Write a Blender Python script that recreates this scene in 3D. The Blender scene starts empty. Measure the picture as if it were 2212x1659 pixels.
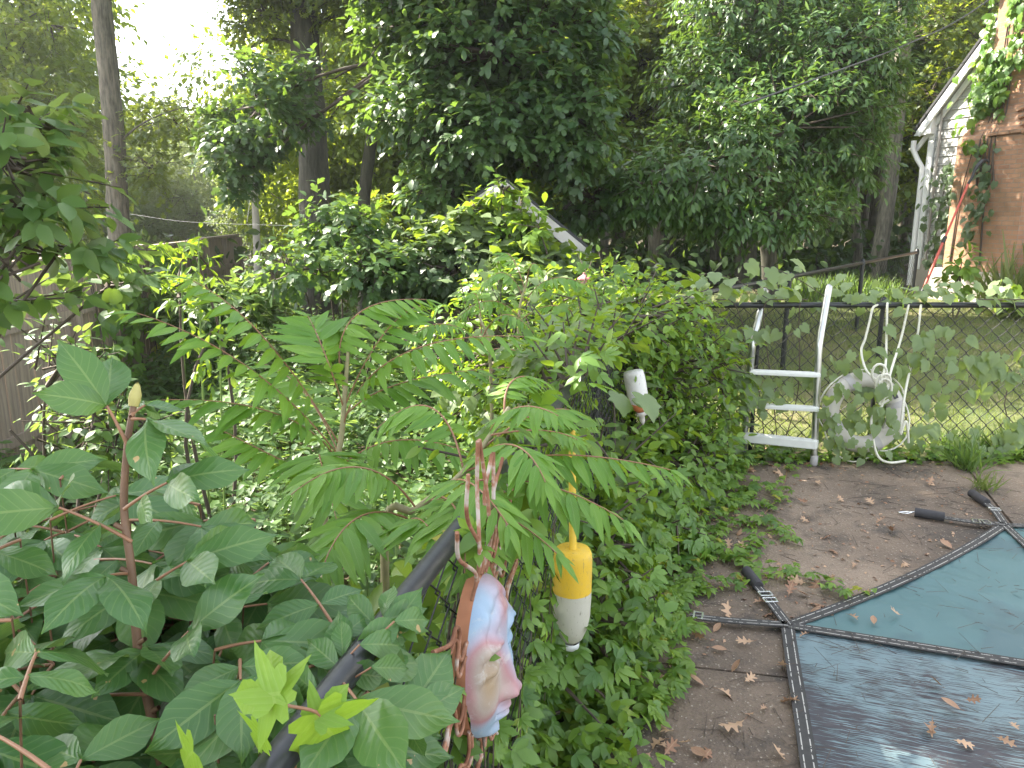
import bpy, math, random
import numpy as np
from mathutils import Vector, Matrix
rad = math.radians
SC = bpy.context.scene
COL = SC.collection
R = np.random.default_rng(7)

# ------------------------------------------------------------------ camera, sky, sun, exposure
CAMZ, PITCH, FPX = 1.75, rad(12.5), 760.0
cd = bpy.data.cameras.new("camera"); cam = bpy.data.objects.new("camera", cd); COL.objects.link(cam)
cam.location = (0, 0, CAMZ); cam.rotation_euler = (rad(90) - PITCH, 0, 0)
cd.sensor_width = 36; cd.lens = FPX / 1024 * 36; cd.clip_start = 0.05; cd.clip_end = 400
SC.camera = cam
SUN_AZ, SUN_EL = rad(-66), rad(44)          # azimuth clockwise from +Y
w = bpy.data.worlds.new("World"); SC.world = w; w.use_nodes = True
nt = w.node_tree; bg = nt.nodes["Background"]
sky = nt.nodes.new("ShaderNodeTexSky"); sky.sky_type = 'NISHITA'; sky.sun_disc = False
sky.sun_elevation = SUN_EL; sky.sun_rotation = SUN_AZ; sky.air_density = 1.3; sky.dust_density = 1.5; sky.ozone_density = 0.6
hs_ = nt.nodes.new('ShaderNodeHueSaturation'); hs_.inputs['Saturation'].default_value = .4   # a hazy, whitish summer sky
nt.links.new(sky.outputs[0], hs_.inputs['Color']); nt.links.new(hs_.outputs[0], bg.inputs[0]); bg.inputs[1].default_value = 0.15
ld = bpy.data.lights.new("sun", 'SUN'); lo = bpy.data.objects.new("sun", ld); COL.objects.link(lo)
sd = Vector((math.sin(SUN_AZ) * math.cos(SUN_EL), math.cos(SUN_AZ) * math.cos(SUN_EL), math.sin(SUN_EL)))
lo.rotation_euler = sd.to_track_quat('Z', 'Y').to_euler(); lo.location = (-20, 10, 30)
ld.energy = 5.0; ld.angle = rad(0.5); ld.color = (1, .93, .8)
SC.view_settings.view_transform = 'Standard'; SC.view_settings.look = 'None'
SC.view_settings.exposure = 2.32; SC.view_settings.gamma = 1
SC.cycles.max_bounces = 8; SC.cycles.diffuse_bounces = 4; SC.cycles.glossy_bounces = 2
SC.cycles.transmission_bounces = 4; SC.cycles.transparent_max_bounces = 6
SC.cycles.use_denoising = True; SC.cycles.sample_clamp_indirect = 6

# ------------------------------------------------------------------ pixel rays (1024 x 768)
cP, sP = math.cos(PITCH), math.sin(PITCH)
def ray(u, v):
    dx, dy = (u - 512) / FPX, -(v - 384) / FPX
    return np.array([dx, cP + dy * sP, -sP + dy * cP])
def P(u, v, Y):
    d = ray(u, v); t = Y / d[1]
    return np.array([0, 0, CAMZ]) + d * t
def G(u, v, z=0.0):
    d = ray(u, v); t = (z - CAMZ) / d[2]
    return np.array([0, 0, CAMZ]) + d * t
def Q(u, v, Y):                               # from 2212-wide readings
    return P(u * .46293, v * .46293, Y)
def nrm(a):
    a = np.asarray(a, float)
    return a / np.maximum(np.linalg.norm(a, axis=-1, keepdims=True), 1e-9)

# ------------------------------------------------------------------ the ground's height
def sst(a, b, x):
    t = np.clip((np.asarray(x, float) - a) / (b - a), 0, 1); return t * t * (3 - 2 * t)
def fenceA_x(y): return -.486 + .248 * np.asarray(y, float)
def zg(x, y):
    x = np.asarray(x, float); y = np.asarray(y, float)
    left = -.38 * sst(.1, .8, fenceA_x(np.minimum(y, 6.5)) - x)
    lawn = .38 * sst(5.4, 12.5, y) * sst(-.6, 3.2, x)
    far = -.25 * sst(10, 30, y) * sst(2, -6, x)
    bump = .03 * np.sin(x * 1.7 + y) * np.sin(y * 1.3) * sst(5.6, 7, y + np.abs(x - 1) * .0)
    return left + lawn + far + bump

# ------------------------------------------------------------------ mesh accumulator
class Mesh:
    def __init__(s): s.v = []; s.t = []; s.a = []; s.n = 0
    def add(s, V, T, A=None):
        V = np.asarray(V, float).reshape(-1, 3); T = np.asarray(T, int).reshape(-1, 3)
        if A is None: A = np.zeros((len(V), 3))
        s.v.append(V); s.t.append(T + s.n); s.a.append(np.asarray(A, float).reshape(-1, 3)); s.n += len(V)
        return s
    def quads(s, V, Qs, A=None):
        Qs = np.asarray(Qs, int).reshape(-1, 4)
        return s.add(V, np.concatenate([Qs[:, [0, 1, 2]], Qs[:, [0, 2, 3]]]), A)
    def leaves(s, tm, pos, axis, normal, size, rnd=None, widths=None):
        """tm: one template or a list of (verts, tris, uv); one copy per row of pos"""
        if not isinstance(tm, list): tm = [tm]
        pos = np.asarray(pos, float).reshape(-1, 3); N = len(pos)
        if N == 0: return s
        A = nrm(axis); Z = np.asarray(normal, float)
        Z = nrm(Z - (Z * A).sum(1, keepdims=True) * A); X = np.cross(A, Z)
        size = np.broadcast_to(np.asarray(size, float), (N,))
        if rnd is None: rnd = R.random(N)
        pick = R.integers(0, len(tm), N)
        for k, (tv, tt, uv) in enumerate(tm):
            m = np.where(pick == k)[0]
            if not len(m): continue
            c = tv[None] * size[m][:, None, None]
            V = pos[m][:, None] + c[..., :1] * X[m][:, None] + c[..., 1:2] * A[m][:, None] + c[..., 2:] * Z[m][:, None]
            T = tt[None] + (np.arange(len(m)) * len(tv))[:, None, None]
            AT = np.concatenate([np.broadcast_to(uv[None], (len(m), len(tv), 2)), np.broadcast_to(rnd[m][:, None, None], (len(m), len(tv), 1))], 2)
            s.add(V, T, AT)
        return s
    def sticks(s, p0, p1, r0, r1, k=3):
        p0 = np.asarray(p0, float).reshape(-1, 3); p1 = np.asarray(p1, float).reshape(-1, 3); N = len(p0)
        if N == 0: return s
        d = nrm(p1 - p0); h = np.where(np.abs(d[:, 2:]) > .9, [[1., 0, 0]], [[0, 0, 1.]])
        X = nrm(np.cross(d, h)); Y = np.cross(d, X)
        an = np.arange(k) * 2 * np.pi / k
        ring = np.cos(an)[None, :, None] * X[:, None] + np.sin(an)[None, :, None] * Y[:, None]
        r0 = np.broadcast_to(np.asarray(r0, float), (N,))[:, None, None]; r1 = np.broadcast_to(np.asarray(r1, float), (N,))[:, None, None]
        V = np.concatenate([p0[:, None] + ring * r0, p1[:, None] + ring * r1], 1)
        i = np.arange(k); j = (i + 1) % k
        T = np.concatenate([np.stack([i, j, j + k], 1), np.stack([i, j + k, i + k], 1)])
        return s.add(V, T[None] + (np.arange(N) * 2 * k)[:, None, None], np.repeat(R.random((N, 1)), 2 * k, 0) * np.array([[0, 0, 1.]]))
    def tube(s, pts, r, k=8, cap=True, rough=0.0):
        p = np.asarray(pts, float); n = len(p); r = np.broadcast_to(np.asarray(r, float), (n,))
        t = nrm(np.gradient(p, axis=0))
        h = np.array([0, 0, 1.]) if abs(t[0, 2]) < .9 else np.array([1., 0, 0])
        X = nrm(np.cross(t[0], h)); fr = []
        for i in range(n):
            X = X - t[i] * (X @ t[i]); X = X / (np.linalg.norm(X) + 1e-9); fr.append((X.copy(), np.cross(t[i], X)))
        an = np.arange(k) * 2 * np.pi / k; V = []
        for i in range(n):
            rr = r[i] * (1 + (rough * (R.random(k) - .5) if rough else 0))
            V.append(p[i] + (np.cos(an) * rr)[:, None] * fr[i][0] + (np.sin(an) * rr)[:, None] * fr[i][1])
        V = np.concatenate(V); L = np.concatenate([[0], np.cumsum(np.linalg.norm(np.diff(p, axis=0), axis=1))])
        A = np.stack([np.tile(an / 6.283, n), np.repeat(L, k), np.zeros(n * k)], 1)
        q = [(i * k + j, i * k + (j + 1) % k, (i + 1) * k + (j + 1) % k, (i + 1) * k + j) for i in range(n - 1) for j in range(k)]
        s.quads(V, q, A)
        if cap:
            for e, o in ((0, 1), (n - 1, 0)):
                V2 = V[e * k:e * k + k]
                s.add(np.concatenate([V2, [p[e]]]), [(j, (j + 1) % k, k) if not o else ((j + 1) % k, j, k) for j in range(k)], np.zeros((k + 1, 3)))
        return s
    def box(s, c, d, M=None, bev=0.0):
        x, y, z = np.array(d) / 2; b = min(bev, x * .9, y * .9, z * .9)
        if b <= 0:
            V = np.array([(i, j, k) for i in (-x, x) for j in (-y, y) for k in (-z, z)])
            F = [(0, 1, 3, 2), (4, 6, 7, 5), (0, 4, 5, 1), (2, 3, 7, 6), (0, 2, 6, 4), (1, 5, 7, 3)]
            V = V if M is None else V @ np.array(M).T
            for f in F: s.quads(V[list(f)] + np.array(c), [(0, 1, 2, 3)])
            return s
        bm = __import__('bmesh').new(); import bmesh
        bmesh.ops.create_cube(bm, size=1)
        for v in bm.verts: v.co = Vector((v.co.x * 2 * x, v.co.y * 2 * y, v.co.z * 2 * z))
        bmesh.ops.bevel(bm, geom=bm.edges[:], offset=b, segments=2, affect='EDGES')
        bmesh.ops.triangulate(bm, faces=bm.faces[:])
        bm.verts.index_update()
        V = np.array([v.co for v in bm.verts]); T = [[v.index for v in f.verts] for f in bm.faces]; bm.free()
        V = V if M is None else V @ np.array(M).T
        return s.add(V + np.array(c), T)
    def lathe(s, prof, c, k=24, M=None):
        an = np.arange(k) * 2 * np.pi / k
        V = np.concatenate([np.stack([r * np.cos(an), r * np.sin(an), np.full(k, z)], 1) for r, z in prof]); n = len(prof)
        q = [(i * k + j, i * k + (j + 1) % k, (i + 1) * k + (j + 1) % k, (i + 1) * k + j) for i in range(n - 1) for j in range(k)]
        V = V if M is None else V @ np.array(M).T
        return s.quads(V + np.array(c), q)
    def ribbon(s, pts, wd, up=(0, 0, 1), th=.004):
        """strap: a flat band with thickness; attribute = (across, along, 0)"""
        p = np.asarray(pts, float); t = nrm(np.gradient(p, axis=0)); S = nrm(np.cross(t, np.array(up, float))); U = np.cross(S, t)
        L = np.concatenate([[0], np.cumsum(np.linalg.norm(np.diff(p, axis=0), axis=1))])
        V = []; A = []
        for i in range(len(p)):
            for (a, b) in ((-1, 0), (-1, 1), (1, 1), (1, 0)):
                V.append(p[i] + S[i] * a * wd / 2 + U[i] * b * th); A.append((a, L[i], b))
        q = []
        for i in range(len(p) - 1):
            for j in range(4): q.append((i * 4 + j, i * 4 + (j + 1) % 4, i * 4 + 4 + (j + 1) % 4, i * 4 + 4 + j))
        q += [(0, 3, 2, 1), ((len(p) - 1) * 4, (len(p) - 1) * 4 + 1, (len(p) - 1) * 4 + 2, (len(p) - 1) * 4 + 3)]
        return s.quads(V, q, A)
    def build(s, name, mat, parent=None, origin=None, smooth=True, local=False):
        V = np.concatenate(s.v) if s.v else np.zeros((0, 3)); T = np.concatenate(s.t) if s.t else np.zeros((0, 3), int); A = np.concatenate(s.a) if s.a else np.zeros((0, 3))
        if parent is not None and not local:
            o = np.array(parent.location)
            if parent.parent: o = o + np.array(parent.parent.location)
            V = V - o
        elif origin is not None: V = V - np.array(origin)
        me = bpy.data.meshes.new(name); me.vertices.add(len(V)); me.loops.add(len(T) * 3); me.polygons.add(len(T))
        me.vertices.foreach_set("co", V.astype(np.float32).ravel())
        me.loops.foreach_set("vertex_index", T.astype(np.int32).ravel())
        me.polygons.foreach_set("loop_start", np.arange(0, len(T) * 3, 3, dtype=np.int32))
        me.polygons.foreach_set("use_smooth", np.full(len(T), smooth, dtype=bool))
        at = me.attributes.new("lf", 'FLOAT_VECTOR', 'POINT'); at.data.foreach_set("vector", A.astype(np.float32).ravel())
        me.update(calc_edges=True); me.materials.append(mat)
        ob = bpy.data.objects.new(name, me); COL.objects.link(ob)
        if parent is not None: ob.parent = parent
        elif origin is not None: ob.location = tuple(origin)
        return ob

def build2(name, parts, parent=None, origin=None, smooth=True):
    """one mesh from several accumulators, each with its own material"""
    m = Mesh(); cnt = []
    for mm, _ in parts:
        t0 = sum(len(t) for t in m.t)
        if mm.n: m.add(np.concatenate(mm.v), np.concatenate(mm.t), np.concatenate(mm.a))
        cnt.append(sum(len(t) for t in m.t) - t0)
    ob = m.build(name, parts[0][1], parent, origin, smooth)
    for _, mt in parts[1:]: ob.data.materials.append(mt)
    ob.data.polygons.foreach_set("material_index", np.repeat(np.arange(len(parts)), cnt).astype(np.int32))
    return ob
def tag(o, label=None, cat=None, group=None, kind=None):
    if label: o['label'] = label
    if cat: o['category'] = cat
    if group: o['group'] = group
    if kind: o['kind'] = kind
    return o
def thing(name, label, cat, loc=(0, 0, 0), rz=0.0, group=None):
    o = bpy.data.objects.new(name, None); COL.objects.link(o); o.location = tuple(float(c) for c in loc); o.rotation_euler = (0, 0, rz)
    o.empty_display_size = .1
    return tag(o, label, cat, group)
def copy_tree(o, parent=None):
    c = o.copy(); COL.objects.link(c)
    if parent is not None: c.parent = parent
    for ch in list(o.children): copy_tree(ch, c)
    return c
def bez(a, b, c, n=10):
    a, b, c = map(np.asarray, (a, b, c)); t = np.linspace(0, 1, n)[:, None]
    return (1 - t) ** 2 * a + 2 * t * (1 - t) * b + t * t * c
def through(a, m, c, n=10):                   # curve a -> c passing through m
    a, m, c = map(lambda q: np.asarray(q, float), (a, m, c)); return bez(a, 2 * m - (a + c) / 2, c, n)
def poly(pts, n=6):                           # Catmull-Rom
    p = np.asarray(pts, float); p = np.concatenate([[2 * p[0] - p[1]], p, [2 * p[-1] - p[-2]]]); out = []
    for i in range(1, len(p) - 2):
        for t in np.linspace(0, 1, n, endpoint=False):
            a, b, c, d = p[i - 1:i + 3]
            out.append(.5 * (2 * b + (c - a) * t + (2 * a - 5 * b + 4 * c - d) * t * t + (3 * b - a - 3 * c + d) * t ** 3))
    out.append(p[-2]); return np.array(out)

# ------------------------------------------------------------------ leaf templates (length 1 along +Y, normal +Z)
def leaf(wmax=.2, peak=.45, rows=4, cols=1, droop=.15, fold=.12, wave=0.0, serr=0.0, tip=1.0, seed=0):
    rg = np.random.default_rng(seed); us = np.linspace(-1, 1, 2 * cols + 1); V = []; UV = []
    ph = rg.random() * 6
    for j in range(rows + 1):
        y = j / rows
        q = (y / peak) * .5 if y < peak else .5 + .5 * ((y - peak) / (1 - peak)) ** tip
        wd = wmax * math.sin(math.pi * q) ** (.85 if y < peak or tip >= 1 else 1.45) if 0 < y < 1 else .004
        wd *= 1 + serr * (1 if j % 2 else -1)
        for u in us:
            V.append((u * wd, y + .1 * abs(u) * wd * (1 if y > .5 else -.3), -droop * y * y + fold * abs(u) * wd + wave * wmax * abs(u) * math.sin(y * 9 + ph + (2 if u > 0 else 0))))
            UV.append((u, y))
    m = 2 * cols + 1; T = []
    for j in range(rows):
        for i in range(m - 1):
            a = j * m + i; T += [(a, a + 1, a + m + 1), (a, a + m + 1, a + m)]
    return np.array(V), np.array(T), np.array(UV)
def lobed(half, droop=.12, fold=.1, mid=None):
    V = []; UV = []; n = len(half)
    wm = max(x for x, y in half)
    for i, (x, y) in enumerate(half):
        m = y if mid is None else mid[i]
        for sx in (-1, 0, 1):
            yy = m if sx == 0 else y
            V.append((sx * x, yy, -droop * yy * yy + fold * x * abs(sx))); UV.append((sx * x / wm, yy))
    T = []
    for i in range(n - 1):
        for c in (0, 1):
            a = i * 3 + c; T += [(a, a + 1, a + 4), (a, a + 4, a + 3)]
    return np.array(V), np.array(T), np.array(UV)
def fan(outline, c=(0, .25), droop=.15, cup=.12):
    o = [(x, y) for x, y in outline]; o = o + [(-x, y) for x, y in reversed(o) if abs(x) > 1e-6]
    V = [(c[0], c[1], 0)]; UV = [(0, c[1])]
    for x, y in o:
        d = math.hypot(x - c[0], y - c[1]); V.append((x, y, -droop * y * max(y, 0) - cup * d * d)); UV.append((x * 2, y))
    n = len(o)
    return np.array(V), np.array([(0, 1 + (i + 1) % n, 1 + i) for i in range(n)])[:, ::1], np.array(UV)
def combine(parts):
    V, T, UV, n = [], [], [], 0
    for (v, t, uv), M, off, sc in parts:
        V.append((v * sc) @ np.array(M).T + np.array(off)); T.append(t + n); UV.append(uv); n += len(v)
    return np.concatenate(V), np.concatenate(T), np.concatenate(UV)
def rotz(a): c, s_ = math.cos(a), math.sin(a); return np.array([[c, -s_, 0], [s_, c, 0], [0, 0, 1.]])
def rotx(a): c, s_ = math.cos(a), math.sin(a); return np.array([[1., 0, 0], [0, c, -s_], [0, s_, c]])
def roty(a): c, s_ = math.cos(a), math.sin(a); return np.array([[c, 0, s_], [0, 1., 0], [-s_, 0, c]])
def palmate(n=5, spread=75, wmax=.2, rows=4, seed=0, droop=.25, stalk=.12):
    rg = np.random.default_rng(seed); ps = []
    for i in range(n):
        a = rad(-spread + 2 * spread * i / (n - 1)); L = .62 * (1 - .35 * abs(a) / rad(spread)) + .1
        ps.append((leaf(wmax, .55, rows, 1, droop * (.6 + .8 * rg.random()), .15, serr=.06), rotz(a) @ rotx(-.15 * rg.random()), (0, stalk, 0), L))
    ps.append((leaf(.02, .5, 1, 1, 0, 0), np.eye(3), (0, -.12, 0), .26))
    return combine(ps)
T_OVATE = [leaf(.26, .4, 4, 1, .18, .2, seed=1), leaf(.23, .45, 4, 1, .3, .1, seed=2), leaf(.28, .4, 4, 1, .05, .25, seed=3)]
T_LANCE = [leaf(.17, .55, 3, 1, .2, .2, seed=1), leaf(.19, .6, 3, 1, .35, .12, seed=2), leaf(.16, .55, 3, 1, .08, .3, seed=3)]
T_FAR = [leaf(.33, .5, 2, 1, .2, .25), leaf(.3, .55, 2, 1, .4, .1)]
SASS = [(.0, 0), (.09, .14), (.2, .3), (.33, .5), (.36, .62), (.3, .68), (.2, .6), (.17, .62), (.2, .8), (.14, .95), (0, 1)]
SMID = [0, .14, .28, .4, .5, .55, .58, .64, .8, .95, 1]
T_SASS = [lobed(SASS, .2, .12, SMID), lobed(SASS, .4, .05, SMID), leaf(.27, .6, 4, 1, .2, .15), leaf(.24, .6, 4, 1, .35, .1), lobed([(x * .85, y) for x, y in SASS], .05, .25, SMID)]
OAK = [(.0, 0), (.03, .06), (.05, .15), (.16, .2), (.2, .27), (.09, .32), (.1, .38), (.27, .46), (.38, .5), (.36, .56), (.14, .58), (.12, .63), (.26, .76), (.34, .84), (.26, .85), (.09, .82), (.06, .92), (0, 1)]
OMID = [0, .05, .12, .18, .24, .3, .36, .43, .48, .53, .57, .62, .7, .76, .8, .83, .92, 1]
T_OAK = [lobed(OAK, .15, .1, OMID), lobed(OAK, -.25, -.2, OMID), lobed([(x * .8, y) for x, y in OAK], .3, .35, OMID)]
T_OAKFLAT = [lobed([(x * .9, y) for x, y in OAK], -.3, .3, OMID), lobed([(x * .7, y) for x, y in OAK], .25, .7, OMID), lobed([(x, y) for x, y in OAK], -.5, -.35, OMID)]
GRAPE = [(0, .06), (.1, -.06), (.24, -.1), (.36, .0), (.42, .16), (.38, .3), (.5, .46), (.36, .52), (.3, .62), (.27, .74), (.14, .84), (0, 1.02)]
T_GRAPE = [fan(GRAPE, (0, .2), .15, .25), fan(GRAPE, (0, .2), .3, .05), fan([(x * 1.1, y) for x, y in GRAPE], (0, .2), .05, .35)]
T_HEART = [fan([(0, .05), (.14, -.08), (.3, -.06), (.42, .1), (.42, .3), (.3, .58), (.15, .8), (0, 1)], (0, .2), .2, .2), fan([(0, .05), (.14, -.08), (.3, -.06), (.4, .1), (.4, .3), (.3, .55), (.15, .8), (0, 1)], (0, .2), .35, .05)]
T_CREEP = [palmate(5, 78, .2, 3, 1), palmate(5, 82, .22, 3, 2, .4), palmate(5, 70, .2, 3, 3, .1), palmate(3, 60, .26, 3, 4, .2)]
T_HICK = [leaf(.25, .56, 14, 2, .14 + .1 * i, .16 - .1 * i, .1 + .06 * (i % 2), .02, .95, seed=i + 5) for i in range(4)]
T_SUM = [leaf(.115, .3, 8, 1, .12, .25, .0, .05, 1.0, 1), leaf(.12, .3, 8, 1, .3, .15, .0, .05, 1.0, 2), leaf(.11, .33, 8, 1, .02, .3, .03, .05, 1.0, 3)]
MULB = [(0, .0), (.15, -.12), (.36, -.12), (.42, .0), (.34, .1), (.47, .2), (.6, .32), (.66, .42), (.8, .57), (.6, .54), (.42, .5), (.24, .44), (.2, .5), (.25, .6), (.24, .7), (.25, .82), (.13, .97), (0, 1.14)]
OLD_M = [(0, .05), (.12, -.05), (.26, .02), (.3, .1), (.52, .08), (.74, .2), (.66, .28), (.46, .3), (.28, .3), (.2, .35), (.22, .42), (.34, .46), (.42, .6), (.44, .76), (.3, .66), (.2, .62), (.17, .7), (.15, .84), (.06, 1.0), (0, 1.1)]
T_MULB = [fan(MULB, (0, .22), .1, .12), fan(MULB, (0, .22), .2, -.05)]

# ------------------------------------------------------------------ materials
def newmat(name):
    m = bpy.data.materials.new(name); m.use_nodes = True; n = m.node_tree.nodes; return m, n, m.node_tree.links, n["Principled BSDF"]
def ramp(n, stops, interp='LINEAR'):
    r = n.new("ShaderNodeValToRGB"); e = r.color_ramp.elements; r.color_ramp.interpolation = interp
    while len(e) > 1: e.remove(e[-1])
    e[0].position, e[0].color = stops[0][0], (*stops[0][1], 1)
    for p, c in stops[1:]: q = e.new(p); q.color = (*c, 1)
    return r
def mathn(n, l, op, a, b=None, c=None):
    m = n.new("ShaderNodeMath"); m.operation = op
    for i, x in enumerate((a, b, c)):
        if x is None: continue
        if isinstance(x, (int, float)): m.inputs[i].default_value = x
        else: l.new(x, m.inputs[i])
    return m.outputs[0]
def mixc(n, l, f, a, b, mode='MIX'):
    m = n.new("ShaderNodeMix"); m.data_type = 'RGBA'; m.blend_type = mode
    for i, x in ((0, f), (6, a), (7, b)):
        if isinstance(x, (int, float)): m.inputs[i].default_value = x
        elif isinstance(x, tuple): m.inputs[i].default_value = (*x, 1)
        else: l.new(x, m.inputs[i])
    return m.outputs[2]
def noise(n, l, scale, detail=4, vec=None, rough=.55, out=0):
    t = n.new("ShaderNodeTexNoise"); t.inputs["Scale"].default_value = scale; t.inputs["Detail"].default_value = detail; t.inputs["Roughness"].default_value = rough
    if vec is not None: l.new(vec, t.inputs["Vector"])
    return t.outputs[out]
def objco(n): return n.new("ShaderNodeTexCoord").outputs["Object"]
def bump(n, l, bs, h, strength, dist):
    b = n.new("ShaderNodeBump"); b.inputs["Strength"].default_value = strength; b.inputs["Distance"].default_value = dist; l.new(h, b.inputs["Height"]); l.new(b.outputs[0], bs.inputs["Normal"])
def mapped(n, l, vec, sc, rot=(0, 0, 0)):
    m = n.new("ShaderNodeMapping"); m.inputs["Scale"].default_value = sc; m.inputs["Rotation"].default_value = rot; l.new(vec, m.inputs["Vector"]); return m.outputs[0]

def leaf_mat(name, dark, lite, trans, tf=.38, rough=.42, vein=0.0, vcol=(.3, .38, .15), nv=9, odd=None, under=None, spots=False, spec=.5):
    m, n, l, b = newmat(name)
    a = n.new("ShaderNodeAttribute"); a.attribute_name = "lf"
    s = n.new("ShaderNodeSeparateXYZ"); l.new(a.outputs["Vector"], s.inputs[0])
    st = [(0, dark), (.85, lite)]
    if odd: st += [(.965, lite), (.985, odd)]
    col = ramp(n, st); l.new(s.outputs[2], col.inputs[0]); c = col.outputs[0]
    hue = noise(n, l, 1.3, 2, objco(n)); c = mixc(n, l, mathn(n, l, 'MULTIPLY', hue, .35), c, tuple(x * .55 for x in dark))
    au = mathn(n, l, 'ABSOLUTE', s.outputs[0])
    if vein > 0:
        mid = mathn(n, l, 'LESS_THAN', au, .055)
        fr = mathn(n, l, 'FRACT', mathn(n, l, 'MULTIPLY', mathn(n, l, 'SUBTRACT', s.outputs[1], mathn(n, l, 'MULTIPLY', au, .22)), nv))
        lat = mathn(n, l, 'MULTIPLY', mathn(n, l, 'LESS_THAN', fr, .13), .45)
        vn = mathn(n, l, 'MAXIMUM', mid, lat)
        c = mixc(n, l, mathn(n, l, 'MULTIPLY', vn, vein), c, vcol)
        tri = mathn(n, l, 'ABSOLUTE', mathn(n, l, 'SUBTRACT', fr, .5))
        big = noise(n, l, 30, 2, objco(n))
        bump(n, l, b, mathn(n, l, 'ADD', mathn(n, l, 'MULTIPLY', tri, .5), mathn(n, l, 'MULTIPLY', big, 1.5)), .4, .004)
    if spots:
        sp = noise(n, l, 26, 3, objco(n)); c = mixc(n, l, mathn(n, l, 'GREATER_THAN', sp, .71), c, (.42, .28, .12))
    if under:
        g = n.new("ShaderNodeNewGeometry"); c = mixc(n, l, g.outputs["Backfacing"], c, under)
    l.new(c, b.inputs["Base Color"]); b.inputs["Roughness"].default_value = rough; b.inputs["Specular IOR Level"].default_value = spec
    tr = n.new("ShaderNodeBsdfTranslucent"); tc = mixc(n, l, .75, c, trans); l.new(tc, tr.inputs[0])
    mx = n.new("ShaderNodeMixShader"); mx.inputs[0].default_value = tf
    l.new(b.outputs[0], mx.inputs[1]); l.new(tr.outputs[0], mx.inputs[2]); l.new(mx.outputs[0], n["Material Output"].inputs[0])
    return m
M_SASS = leaf_mat("sassafras_leaf", (.03, .078, .028), (.095, .165, .052), (.22, .36, .02), .38, .4, under=(.1, .15, .08))
M_MAGN = leaf_mat("laurel_leaf", (.025, .07, .02), (.095, .175, .038), (.22, .36, .03), .3, .36, under=(.08, .13, .06))
M_OAKL = leaf_mat("oak_leaf", (.04, .085, .018), (.12, .17, .035), (.42, .5, .04), .45, .45)
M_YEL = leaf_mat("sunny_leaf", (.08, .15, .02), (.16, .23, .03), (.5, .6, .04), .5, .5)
M_FARL = leaf_mat("far_leaf", (.06, .11, .035), (.15, .2, .065), (.36, .44, .09), .42, .55)
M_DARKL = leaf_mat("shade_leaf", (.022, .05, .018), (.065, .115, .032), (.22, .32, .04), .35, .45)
M_SUM = leaf_mat("sumac_leaf", (.075, .21, .022), (.19, .35, .045), (.34, .52, .03), .4, .42, vein=.4, vcol=(.28, .38, .12), nv=14)
M_HICK = leaf_mat("hickory_leaf", (.032, .108, .028), (.095, .195, .052), (.22, .38, .03), .28, .36, vein=.5, vcol=(.22, .3, .1), nv=9, spots=True, under=(.12, .19, .09))
M_VINE = leaf_mat("vine_leaf", (.05, .13, .018), (.19, .31, .038), (.4, .54, .03), .4, .42, odd=(.36, .34, .04))
M_GRAPE = leaf_mat("grape_leaf", (.036, .1, .022), (.11, .2, .038), (.38, .5, .03), .42, .48, odd=(.4, .4, .05), under=(.16, .22, .1))
M_CREEP = leaf_mat("creeper_leaf", (.04, .115, .018), (.16, .29, .04), (.36, .5, .03), .36, .38, odd=(.4, .36, .06))
M_UNDER = leaf_mat("undergrowth_leaf", (.03, .08, .022), (.11, .2, .045), (.3, .44, .04), .38, .48, under=(.16, .2, .12))
M_LIME = leaf_mat("lime_leaf", (.16, .3, .03), (.24, .38, .04), (.4, .58, .03), .42, .5, vein=.35, vcol=(.36, .46, .12), nv=8)
M_GRASS = leaf_mat("grass_blade", (.07, .125, .025), (.2, .21, .075), (.32, .42, .07), .4, .5)
M_TALLG = leaf_mat("tall_grass_blade", (.05, .115, .025), (.16, .24, .06), (.3, .45, .06), .4, .5)
M_DRY = leaf_mat("dry_leaf", (.22, .1, .055), (.52, .34, .21), (.4, .22, .1), .12, .6, vein=.3, vcol=(.5, .36, .2), nv=5)

def simple(name, col, rough=.5, metal=0.0, var=.25, scale=8, bumps=0.0, spec=.5):
    m, n, l, b = newmat(name); co = objco(n); ns = noise(n, l, scale, 5, co)
    c = mixc(n, l, ns, tuple(max(0, x * (1 - var)) for x in col), tuple(min(1, x * (1 + var)) for x in col))
    l.new(c, b.inputs["Base Color"]); b.inputs["Metallic"].default_value = metal; b.inputs["Specular IOR Level"].default_value = spec
    rr = mathn(n, l, 'MULTIPLY_ADD', noise(n, l, scale * 2.3, 4, co), .3, rough - .15); l.new(rr, b.inputs["Roughness"])
    if bumps: bump(n, l, b, noise(n, l, scale * 6, 5, co), .6, bumps)
    return m
def bark_mat(name, dark, lite, sc=1.0):
    m, n, l, b = newmat(name); co = objco(n)
    v = mapped(n, l, co, (14 * sc, 14 * sc, 2.2 * sc)); a = noise(n, l, 1.6, 6, v, .65); f = noise(n, l, 3, 5, co)
    r = ramp(n, [(.32, dark), (.62, lite)]); l.new(a, r.inputs[0])
    g = mixc(n, l, mathn(n, l, 'MULTIPLY', f, .4), r.outputs[0], (.1, .12, .07)); l.new(g, b.inputs["Base Color"])
    b.inputs["Roughness"].default_value = .9; bump(n, l, b, a, 1.0, .03); return m
M_BARK = bark_mat("oak_bark", (.035, .028, .022), (.19, .16, .125)); M_BARKD = bark_mat("dark_bark", (.018, .015, .012), (.075, .062, .05)); M_BARKL = bark_mat("pale_bark", (.09, .08, .065), (.33, .29, .24))
M_TWIG = simple("twig_bark", (.075, .055, .04), .8, scale=20); M_STEM = simple("brown_stem", (.14, .075, .04), .6, scale=40, var=.4, bumps=.0006)
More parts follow.
